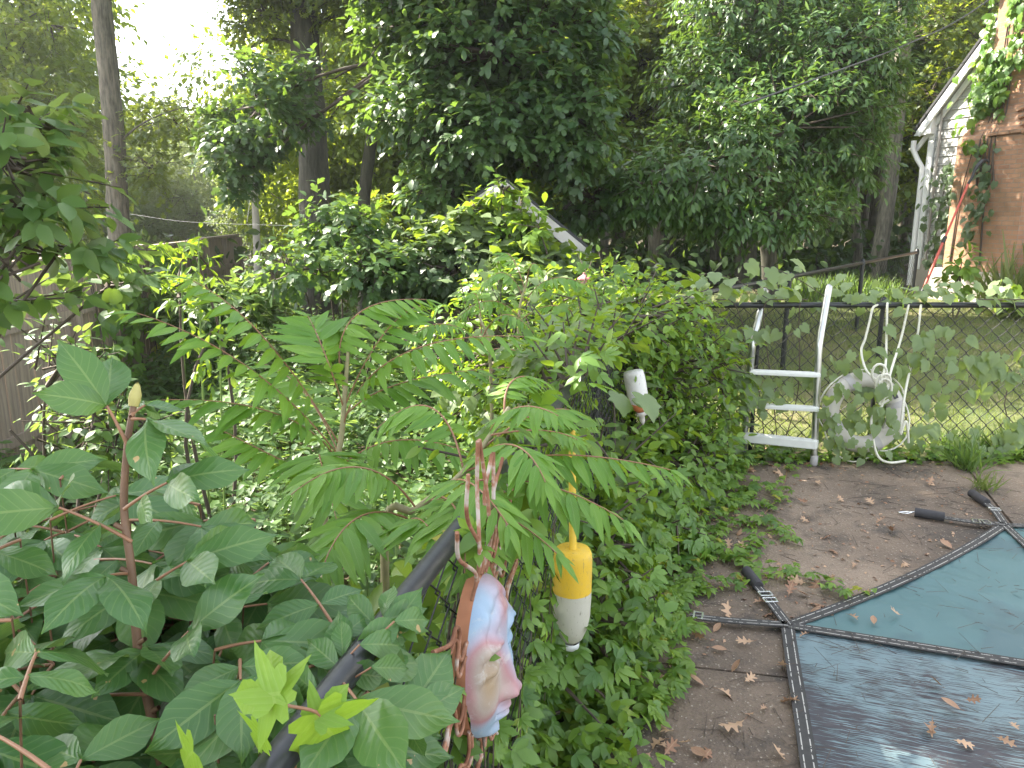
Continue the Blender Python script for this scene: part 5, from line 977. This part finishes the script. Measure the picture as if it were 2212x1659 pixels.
# creeper over the board fence
lm, bb = Mesh(), Mesh(); n = 620
s_ = R.beta(2, 2.2, n); yy = 7.0 + s_ * 5.5; zz_ = 1.4 - R.random(n) ** 1.4 * 1.7; xx = np.interp(yy, [5, 7.4, 10, 12.6], [-4.25, -4.32, -4.75, -5.1]) + .07 + .16 * R.random(n)
keep = wob(np.stack([xx, yy, zz_], 1), 1.7) > -.25 + .4 * (yy < 8); xx, yy, zz_ = xx[keep], yy[keep], zz_[keep]; n = len(xx)
lm.leaves(T_CREEP, np.stack([xx, yy, zz_], 1), np.stack([.35 + R.normal(size=n) * .3, R.normal(size=n) * .4, -.9 + R.normal(size=n) * .2], 1), np.stack([np.ones(n), -.6 + R.normal(size=n) * .3, .5 + R.normal(size=n) * .3], 1), .16 + .09 * R.random(n))
for k in range(16): y = 7.2 + 5 * R.random(); x = float(np.interp(y, [5, 7.4, 10, 12.6], [-4.25, -4.32, -4.75, -5.1])) + .08; bb.tube(poly([(x, y, 1.4), (x + .05, y + R.normal() * .2, .9), (x + .04, y + R.normal() * .3, .2), (x + .03, y + R.normal() * .4, -.4)], 4), .006, 5)
t = thing("creeper_vine", "five fingered creeper hanging over the brown board fence below the oak", "vine", (-4.6, 9, -.4)); lm.build("foliage", M_CREEP, t); bb.build("stems", M_TWIG, t)

# ------------------------------------------------------------------ VINES on the chain-link fences
def vine(name, label, lobes, spec, base, bare=12, cat="vine"):
    t = thing(name, label, cat, base); prs = []
    for (nt_, k, tl, size, tm, mat, kw2) in spec: lm, bb = Mesh(), Mesh(); crown(lm, bb, kw2.pop("lobes", lobes), nt_, k, tl, size, tm, **kw2); prs += [(lm, mat), (bb, M_TWIG)]
    build2("foliage", prs, t); st = Mesh()
    for i in range(bare):
        l = lobes[i % len(lobes)]; a = np.array(l[:3]) + R.normal(size=3) * np.array(l[3:]) * .3; b_ = np.array([l[0] + R.normal() * .15, l[1] + R.normal() * .15, float(zg(l[0], l[1])) - .05]); st.tube(through(b_, (a + b_) / 2 + R.normal(size=3) * .12, a, 8), .005, 5)
    st.build("stems", M_TWIG, t); return t
CLEAR += [((P(637, 392, 4.3), P(640, 398, 3.2)), .27), ((P(575, 600, 2.3), P(577, 605, 1.6)), .12), ((P(572, 500, 2.4), P(574, 520, 1.9)), .07)]
MND = [[.95, 5.35, .62, .62, .5, .62], [.55, 5.0, .6, .6, .55, .68], [.3, 4.35, .52, .42, .6, .58], [1.2, 5.3, .55, .42, .25, .46], [.55, 4.3, .35, .42, .5, .4], [.05, 5.6, .7, .7, .6, .62], [1.15, 5.0, .22, .36, .35, .26], [.42, 3.65, .42, .28, .45, .42], [1.0, 4.75, .2, .4, .4, .28], [.75, 5.9, .95, .5, .4, .4], [.45, 3.9, 1.02, .25, .6, .2], [.26, 3.1, 1.05, .18, .55, .2], [.02, 2.1, 1.08, .1, .25, .08], [.75, 4.9, 1.1, .4, .4, .25]]
vine("vine_mound", "high mound of mixed vines burying the fence corner left of the ladder", MND, [(2500, 5, .17, .068, T_OVATE, M_VINE, dict(gap=-.5, gf=2.5, inner=.55, stick=.25, droop=.35, upn=.8)), (300, 3, .2, .11, T_CREEP, M_CREEP, dict(gap=-.3, gf=2, inner=.7, stick=.2, droop=.6, upn=.6, outn=.9)), (200, 3, .2, .11, T_GRAPE, M_GRAPE, dict(gap=-.5, gf=2, inner=.75, stick=.2, droop=.5, outn=.9)),
     (110, 6, .26, .055, T_LANCE, M_VINE, dict(gap=-2, inner=.9, stick=.5, droop=.2))], (.6, 5, 0), 26)
CRP = [[.36, 3.1, .32, .2, .42, .36], [.3, 2.75, .2, .22, .4, .26], [.62, 3.95, .16, .42, .5, .22], [.2, 2.45, .12, .2, .3, .16], [.1, 3.2, .62, .12, .5, .3]]
vine("creeper_vine", "dark five fingered creeper hanging on the fence behind and beside the yellow buoy", CRP, [(430, 3, .14, .1, T_CREEP, M_CREEP, dict(gap=-.5, gf=2.5, inner=.5, stick=.2, droop=.7, upn=.45, outn=.9)), (160, 5, .12, .06, T_OVATE, M_VINE, dict(gap=-.4, inner=.5, stick=.2))], (.3, 3, 0), 12)
# thin leafy strands in the near fence mesh
lm, bb = Mesh(), Mesh()
for i in range(34):
    y = 1.25 + 1.5 * R.random(); p0_ = np.array([fenceA_x(y) + .012, y, .0]); L = .35 + .6 * R.random(); pth = poly([p0_, p0_ + [R.normal() * .02 + .02, R.normal() * .06, L * .5], p0_ + [R.normal() * .02 + .02, R.normal() * .1, L]], 8); bb.tube(pth, .0018, 4)
    k = R.integers(2, len(pth) - 1, 7); p = pth[k]; n = len(p); lm.leaves(T_CREEP, p, np.stack([.7 + R.normal(size=n) * .4, R.normal(size=n) * .5 - .3, -.4 + R.normal(size=n) * .3], 1), np.stack([.5 + R.normal(size=n) * .3, -.5 + R.normal(size=n) * .3, .8 + np.zeros(n)], 1), .055 + .05 * R.random(n))
for (u, v, Y) in ((470, 528, 1.5), (480, 505, 1.6), (492, 492, 1.7), (505, 478, 1.85), (520, 462, 2.0), (545, 430, 2.3), (370, 640, 1.1), (352, 665, 1.05), (385, 622, 1.15)):
    for k in range(7): q = P(u + R.normal() * 9, v + R.normal() * 7, Y) + [.0, -.03, .02 * R.normal()]; lm.leaves(T_CREEP if k % 2 else T_OVATE, [q], [R.normal(size=3) + [0, -.3, -.3]], [R.normal(size=3) * .3 + [0, -.5, .8]], [.05 + .03 * R.random()])
t = thing("creeper_vine", "thin creeper strands woven through the wire round the painted face", "vine", (-.1, 1.6, 0)); lm.build("foliage", M_CREEP, t); bb.build("stems", M_TWIG, t)
# bright leaves just behind the near fence mesh
lm, bb = Mesh(), Mesh(); n = 900; y = R.uniform(1.0, 3.6, n); x = fenceA_x(y) - .06 - R.random(n) * .35; z = R.random(n) * .85
lm.leaves(T_OVATE, np.stack([x, y, z], 1), R.normal(size=(n, 3)) + [0, 0, -.2], R.normal(size=(n, 3)) * .4 + [.3, -.3, .8], .06 + .05 * R.random(n))
bb.sticks(np.stack([x, y, -.3 + 0 * z], 1)[::6], np.stack([x, y, z + .05], 1)[::6], .003, .002)
tag(build2("weeds", [(lm, M_VINE), (bb, M_GSTEM)]), kind="stuff")
# grape vine on the back fence
n = 300; x = np.concatenate([R.uniform(1.5, 3.9, 480), R.uniform(3.4, 7.6, 130), R.uniform(1.3, 3.4, 60)]); n = len(x); z = np.concatenate([np.clip(.05 + .95 * R.beta(1.1, 1.1, 480), 0, 1.05), .1 + .9 * R.random(130), R.uniform(.0, .35, 60)])
keep = wob(np.stack([x, x * .3, z * 2], 1), 2.4) > -.3; x, z = x[keep], z[keep]; n = len(x); lm, bb = Mesh(), Mesh()
lm.leaves(T_GRAPE + T_HEART, np.stack([x, 5.40 - .12 * R.random(n), z], 1), np.stack([R.normal(size=n) * .45, -.3 + R.normal(size=n) * .25, -.8 + R.normal(size=n) * .2], 1), np.stack([R.normal(size=n) * .3, -1 + R.normal(size=n) * .2, .7 + R.normal(size=n) * .3], 1), .05 + .07 * R.random(n))
n = 330; x = np.concatenate([R.uniform(1.3, 4.6, 210), R.uniform(4.3, 8.3, 120)]); z = 1.16 + np.abs(R.normal(size=n)) * .075 - .06 * (R.random(n) < .2)
lm.leaves(T_GRAPE, np.stack([x, 5.5 + R.normal(size=n) * .08, z], 1), np.stack([R.normal(size=n) * .7, -.4 + R.normal(size=n) * .4, -.35 + R.normal(size=n) * .3], 1), np.stack([R.normal(size=n) * .4, -.35 + R.normal(size=n) * .3, .9 + R.normal(size=n) * .2], 1), .05 + .055 * R.random(n))
m = Mesh(); n = 40; m.leaves(T_HEART, np.stack([R.uniform(4.55, 5.9, n), 5.4 + R.normal(size=n) * .1, 1.2 + .07 * R.random(n)], 1), np.stack([R.normal(size=n) * .7, -.3 + R.normal(size=n) * .4, -.2 + R.normal(size=n) * .3], 1), np.stack([R.normal(size=n) * .4, -.3 + R.normal(size=n) * .3, .9 + 0 * R.normal(size=n)], 1), .13 + .06 * R.random(n))
for i in range(24):
    x = 1.3 + 6.5 * R.random(); bb.tube(poly([(x, 5.42, .0), (x + R.normal() * .1, 5.42, .5), (x + R.normal() * .3, 5.42, 1.1), (x + R.normal() * .5, 5.4, 1.17)], 5), .004, 5)
bb.tube(poly([P(770, 300, 5.4), P(735, 280, 5.35), P(700, 275, 5.3), P(670, 300, 5.3)], 6), .003, 5); bb.tube(poly([P(830, 300, 5.4), P(790, 275, 5.35), P(745, 262, 5.3)], 6), .003, 5)
lm.leaves(T_GRAPE, [P(735 + R.normal() * 6, 279, 5.33), P(700, 276, 5.3), P(725, 284, 5.3), P(715, 272, 5.3), P(790, 273, 5.35), P(770, 268, 5.3), P(748, 262, 5.3), P(805, 268, 5.3)], R.normal(size=(8, 3)) + [0, -.3, -.5], R.normal(size=(8, 3)) * .3 + [0, -.5, .8], .1 + .05 * R.random(8))
n = 52; lm.leaves(T_GRAPE + T_HEART, np.array([P(R.uniform(822, 900), R.uniform(380, 460), R.uniform(5.08, 5.16)) for _ in range(n)]), np.stack([R.normal(size=n) * .5, -.3 + R.normal(size=n) * .25, -.8 + R.normal(size=n) * .2], 1), np.stack([R.normal(size=n) * .3, -1 + R.normal(size=n) * .2, .7 + R.normal(size=n) * .3], 1), .055 + .045 * R.random(n))
t = thing("grape_vine", "grape vine with broad lobed leaves hanging along the back fence round the ladder", "vine", (3, 5.4, 0)); build2("foliage", [(lm, M_GRAPE), (m, M_LIME)], t); bb.build("stems", M_TWIG, t)

# ------------------------------------------------------------------ VINES on the house
Ht, Hn = np.array([.2212, -.9752, 0]), np.array([-.9752, -.2212, 0])
def Hp(s, o_, z): return np.array([hx, hy, 0]) + np.asarray(s)[..., None] * Ht + np.asarray(o_)[..., None] * Hn + np.asarray(z)[..., None] * UPZ
def house_vine(label, pts, size, mat, tm, stems):
    s_, o_, z = pts; n = len(s_); lm, bb = Mesh(), Mesh(); p = Hp(s_, o_, z)
    lm.leaves(tm, p, Hn * .4 + R.normal(size=(n, 3)) * .35 + [0, 0, -.8], Hn * .9 + R.normal(size=(n, 3)) * .3 + [0, 0, .5], size * (.7 + .6 * R.random(n)))
    for a in stems: bb.tube(poly([Hp(np.array(q[0]), np.array(q[1]), np.array(q[2])) for q in a], 5), np.linspace(.016, .006, 5 * (len(a) - 1) + 1), 5)
    t = thing("creeper_vine", label, "vine", Hp(np.array(s_[0]), np.array(.6), np.array(hz))); lm.build("foliage", mat, t); bb.build("stems", M_TWIG, t)
n = 1400; s_ = np.concatenate([R.normal(1.66, .17, 900), R.normal(2.1, .2, 300), R.normal(1.2, .22, 200)]); z = np.concatenate([R.uniform(2.75, 6.2, 900), R.uniform(3.9, 6.2, 300), R.uniform(3.1, 4.8, 200)]); o_ = np.where(s_ > 1.55, .38 + .2 * sst(3.4, 2.9, z), .1 + .3 * sst(1.15, 1.55, s_)) + .16 * R.random(n)
keep = wob(np.stack([s_ * 3, z, z * .5], 1), 1.6) > -.15; s_, o_, z = s_[keep], o_[keep], z[keep]
house_vine("sunlit creeper climbing the upper brick chimney and the gable beside it", (s_, o_, z), .125, M_CREEP, T_GRAPE + T_CREEP[:2], [[(1.75 + .08 * i, .57, 2.2), (1.7 + .07 * i, .57, 2.8), (1.68 + .06 * i, .36, 3.5), (1.75 + .08 * R.normal(), .36, 5.6)] for i in range(5)])
n = 330; s_ = np.concatenate([R.normal(.75, .26, 220), R.normal(1.95, .14, 110)]); z = np.concatenate([.9 + 1.7 * R.random(220) ** 1.0, 1.3 + 1.5 * R.random(110)]); o_ = np.where(s_ > 1.3, .6, .1 + .45 * sst(.9, 1.35, s_)) + .18 * R.random(n)
keep = wob(np.stack([s_ * 3, z, z * .5], 1), 1.8, 3) > -.25; s_, o_, z = s_[keep], o_[keep], z[keep]
house_vine("dark creeper hanging low over the white corner and the lower brick", (s_, o_, z), .11, M_SASS, T_GRAPE, [[(.6, .12, .7), (.5, .1, 1.6), (.7, .12, 2.8)], [(1.4, .57, 1.0), (1.45, .57, 2.0), (1.6, .57, 2.8)], [(2.0, .57, 1.0), (1.95, .57, 1.9), (2.0, .57, 2.8)]])
#SMALL
# ------------------------------------------------------------------ GRASS, creeper on the deck edge, fallen leaves, twigs
T_BLADE = [leaf(.035, .3, 3, 1, .3, .2), leaf(.03, .3, 3, 1, .7, .2), leaf(.04, .3, 3, 1, .1, .2)]
def blades(x, y, z, L, spread=.5): n = len(x); return np.stack([x, y, z], 1), np.stack([R.normal(size=n) * spread, R.normal(size=n) * spread, np.ones(n)], 1), R.normal(size=(n, 3)) * [1, 1, .2], L
lm = Mesh(); n = 24000; y = 5.55 + 6.5 * R.random(n) ** 1.4; x = R.uniform(1.1, 9.2, n); p, a, nn, L = blades(x, y, zg(x, y), .06 + .07 * R.random(n), .7)
lm.leaves(T_BLADE, p, a, nn, L, np.clip(.5 + .5 * wob(p, 1.8) + R.normal(size=n) * .25, 0, 1)); tag(lm.build("lawn_grass", M_GRASS), kind="stuff")
lm = Mesh(); n = 5200
x = np.concatenate([R.uniform(7.6, 8.6, 1800), R.uniform(4.6, 6.1, 1600), R.uniform(3.2, 8.0, 1800)]); y = np.concatenate([R.uniform(10.6, 11.6, 1800), 12.3 + R.uniform(-.6, .9, 1600), 5.42 + .12 * R.random(1800)]); L = np.concatenate([.25 + .35 * R.random(1800), .2 + .25 * R.random(1600), .08 + .16 * R.random(1800)])
p, a, nn, L = blades(x, y, zg(x, y) - .02, L, .3); lm.leaves(T_BLADE, p, a, nn, L); tag(lm.build("tall_grass", M_TALLG), kind="stuff")
def tuft(label, c, n, L, spread, mat=M_TALLG, grp=None):
    lm = Mesh(); x = c[0] + R.normal(size=n) * spread; y = c[1] + R.normal(size=n) * spread; p, a, nn, L = blades(x, y, np.full(n, c[2]), L * (.5 + .7 * R.random(n)), .55); lm.leaves(T_BLADE, p, a, nn, L)
    return tag(lm.build("grass_tuft", mat, origin=c), label, "grass tuft", grp)
for i, (u, v, n, L) in enumerate(((968, 470, 110, .2), (985, 490, 60, .14), (958, 458, 120, .18), (1010, 452, 160, .2))): tuft("dry green grass tuft sprouting from the deck joint at the right", G(u, v), n, L, .04, M_TALLG if i % 2 == 0 else M_GRASS, "grass tufts in the deck joint")
tuft("fresh grass tuft growing on the deck edge below the yellow buoy", G(600, 665), 90, .22, .05)
tuft("tall pale grass clump standing against the brick chimney base at the right edge", P(1016, 262, 10.9) * [1, 1, 0] + [0, 0, .3], 160, .9, .12, M_GRASS)
# broad leaved weed by the chimney
p = P(962, 262, 10.6); shrub("leafy_weed", "young broad leaved weed standing in front of the foundation by the red pole", [[*p, .16, .16, .14], [*(p - [0, 0, .3]), .14, .14, .2]], 16, 6, .14, .16, T_OVATE, M_VINE, cat="weed", gap=-2, inner=.1)
# creeper and seedlings on the deck edge
lm, bb = Mesh(), Mesh()
def edge_strand(pts, n, size, spread=.03, tm=T_CREEP):
    p = poly(pts, 8); p[:, 2] = .012 + .01 * R.random(len(p)); bb.tube(p, .0018, 4); k = R.integers(0, len(p), n); q = p[k] + R.normal(size=(n, 3)) * [spread, spread, 0] + np.stack([0 * k, 0 * k, .015 + .035 * R.random(n)], 1)
    lm.leaves(tm, q, np.stack([R.normal(size=n), R.normal(size=n), -.1 + .2 * R.random(n)], 1), np.stack([R.normal(size=n) * .25, -.15 + R.normal(size=n) * .25, np.ones(n)], 1), size * (.6 + .7 * R.random(n)))
for pts, n in (((( 640, 470), (700, 490), (760, 560), (800, 598), (868, 602)), 0),): pass
g2 = lambda u, v: G(u * .46293, v * .46293)
for pts, n, sz in (([(1500, 1080), (1590, 1030), (1640, 990)], 26, .07), ([(1640, 1130), (1690, 1060), (1700, 1000), (1690, 960)], 20, .055), ([(1500, 1230), (1570, 1150), (1650, 1140), (1720, 1180)], 34, .055), ([(1400, 1200), (1500, 1190), (1640, 1240)], 40, .06), ([(1440, 1290), (1540, 1280), (1700, 1250), (1860, 1300)], 34, .05), ([(1420, 1330), (1470, 1310), (1500, 1260)], 30, .06), ([(1500, 1000), (1560, 1060), (1590, 1010)], 30, .07), ([(1480, 1110), (1580, 1090), (1650, 1060), (1690, 1090)], 22, .05), ([(1430, 1250), (1530, 1215), (1620, 1200), (1640, 1170)], 26, .055), ([(1400, 1530), (1440, 1500), (1470, 1430)], 20, .06), ([(1540, 1130), (1600, 1100), (1620, 1050)], 24, .06), ([(1380, 1420), (1440, 1380), (1480, 1370)], 24, .06)):
    edge_strand([g2(*q) for q in pts], n * 3, sz * 1.2)
n = 720; y = R.uniform(1.7, 4.6, n); wdt = np.interp(y, [1.7, 2.2, 2.8, 3.4, 4.0, 4.6], [.42, .4, .36, .42, .6, .8]); x = fenceA_x(y) + .02 + wdt * R.random(n) ** 1.5; z = .015 + .16 * R.random(n) ** 2 * (1 - (x - fenceA_x(y)) / 1.0)
lm.leaves(T_CREEP, np.stack([x, y, z], 1), np.stack([.4 + R.normal(size=n) * .7, R.normal(size=n) * .7, -.15 + R.normal(size=n) * .2], 1), np.stack([.15 + R.normal(size=n) * .25, -.2 + R.normal(size=n) * .25, np.ones(n)], 1), .06 + .06 * R.random(n))
n = 520; y = R.uniform(1.5, 3.4, n); x = fenceA_x(y) + .02 + .34 * R.random(n); z = .01 + .12 * R.random(n) ** 1.5
lm.leaves(T_OVATE, np.stack([x, y, z], 1), np.stack([R.normal(size=n), R.normal(size=n), .2 * np.ones(n)], 1), np.stack([R.normal(size=n) * .3, R.normal(size=n) * .3 - .2, np.ones(n)], 1), .035 + .04 * R.random(n))
n = 620; x = R.uniform(1.5, 4.6, n); y = 5.34 - .16 * R.random(n) ** 1.6; lm.leaves(T_CREEP + T_OVATE, np.stack([x, y, .01 + .1 * R.random(n) ** 2], 1), np.stack([R.normal(size=n), R.normal(size=n) - .3, .1 * np.ones(n)], 1), np.stack([R.normal(size=n) * .3, R.normal(size=n) * .3 - .3, np.ones(n)], 1), .035 + .05 * R.random(n))
tag(build2("ground_cover", [(lm, M_VINE), (bb, M_PET)]), kind="stuff")
# fallen leaves: a few shapes built once, then copied
fl = []
for k in range(5):
    sub = Mesh(); tmv, tmt, tmu = T_OAKFLAT[k % 3] if k < 4 else leaf(.26, .5, 5, 1, -.1, .3)
    sub.leaves([(tmv, tmt, tmu)], [[0, -.5, .0]], [[0, 1, 0]], [[0, 0, 1]], [1.0], np.array([(.15, .5, .75, .95, .4)[k]])); sub.tube([(0, -.5, 0), (.02, -.68, .02)], .012, 4)
    fl.append(sub.build("fallen_leaf", M_DRY))
used = set()
def drop(c, size, label, grp, z=.008):
    k = int(R.integers(0, 5)); o = fl[k] if k not in used else fl[k].copy()
    if k in used: COL.objects.link(o)
    used.add(k); o.location = (c[0], c[1], z + .12 * size); o.rotation_euler = (R.normal() * .32, R.normal() * .32, R.random() * 6.28); o.scale = (size, size, size * (1 if R.random() > .3 else -1)); tag(o, label, "leaf", grp)
dl, dg = "dry brown fallen oak leaf lying on the concrete deck", "fallen leaves on the deck"
for u, v in ((1760, 1050), (1735, 1130), (1885, 1098), (1890, 1130), (1960, 1220), (1705, 1035), (1800, 1010), (2010, 1040), (1795, 1255), (1760, 1265), (1720, 1260), (1650, 1330), (1590, 1450), (1610, 1475), (1520, 1380), (1470, 1360), (1440, 1480), (1460, 1330), (1760, 1300), (1690, 1240), (1640, 1300), (1600, 1190), (2030, 1180), (1870, 1290), (1840, 1300), (1745, 1290), (1700, 1290), (1560, 1330), (1690, 1450), (1700, 1520), (1500, 1480), (1570, 1500), (1480, 1620), (1680, 1640), (1590, 1580)):
    c = g2(u + R.normal() * 5, v + R.normal() * 4); drop(c, .055 + .04 * R.random(), dl, dg)
for i in range(70):
    s_ = R.random()
    if i < 26: c = g2(1580 + 220 * R.random(), 975 + 50 * R.random())
    elif i < 52: y = R.uniform(1.9, 4.4); c = np.array([fenceA_x(y) + .3 + .5 * R.random(), y, 0])
    else: c = g2(R.uniform(1480, 1980), R.uniform(1040, 1360))
    drop(c, .035 + .045 * R.random(), dl, dg)
for u, v in ((1735, 1385), (2010, 1590), (1990, 1780), (2020, 1490), (2000, 1590), (2050, 1540), (1840, 1345), (1930, 1340), (2100, 1530), (2170, 1620), (2190, 1590), (1885, 1355), (2080, 1620)):
    drop(g2(u, v), .04 + .03 * R.random(), "pale dry oak leaf lying on the pool cover", "fallen leaves on the pool cover", .028)
m = Mesh(); n = 900; x = R.uniform(.3, 3.3, n); y = R.uniform(1.6, 5.2, n); keep = (x > fenceA_x(y) + .15); x, y = x[keep], y[keep]; n = len(x); a = R.random(n) * 3.14; L = .012 + .07 * R.random(n) ** 2
dirv = np.stack([np.cos(a), np.sin(a), np.zeros(n)], 1) * L[:, None]; b_ = np.stack([x, y, np.full(n, .004)], 1); hgt2 = np.where((x > 1.0) & (y < 4.2) & ((x - 1.188) * .56 - (y - 2.975) * .828 > -.05), .03, .0); b_[:, 2] += hgt2; m.sticks(b_ - dirv, b_ + dirv, .0013, .0009, 4)
n = 2200; x = R.uniform(.3, 3.4, n); y = R.uniform(1.6, 5.3, n); keep = (x > fenceA_x(y) + .12) & ((x - 1.188) * .56 - (y - 2.975) * .828 < -.03); x, y = x[keep], y[keep]; n = len(x)
m2 = Mesh(); m2.leaves([leaf(.3, .5, 2, 1, .2, .3)], np.stack([x, y, np.full(n, .004)], 1), np.stack([R.normal(size=n), R.normal(size=n), .1 * R.random(n)], 1), np.stack([R.normal(size=n) * .4, R.normal(size=n) * .4, np.ones(n)], 1), .01 + .022 * R.random(n) ** 2)
tag(build2("leaf_litter", [(m, M_TWIG), (m2, M_DRY)]), kind="stuff")

# ------------------------------------------------------------------ summer haze
hm = bpy.data.materials.new("summer_haze"); hm.use_nodes = True; hn = hm.node_tree.nodes; hn.remove(hn["Principled BSDF"]); pv = hn.new("ShaderNodeVolumePrincipled"); pv.inputs["Density"].default_value = .0013; pv.inputs["Color"].default_value = (.95, .97, 1, 1); pv.inputs["Anisotropy"].default_value = .6
hm.node_tree.links.new(pv.outputs[0], hn["Material Output"].inputs["Volume"]); m = Mesh(); m.box((0, 51, 10.3), (190, 130, 24.0)); tag(m.build("haze", hm, smooth=False), kind="stuff")
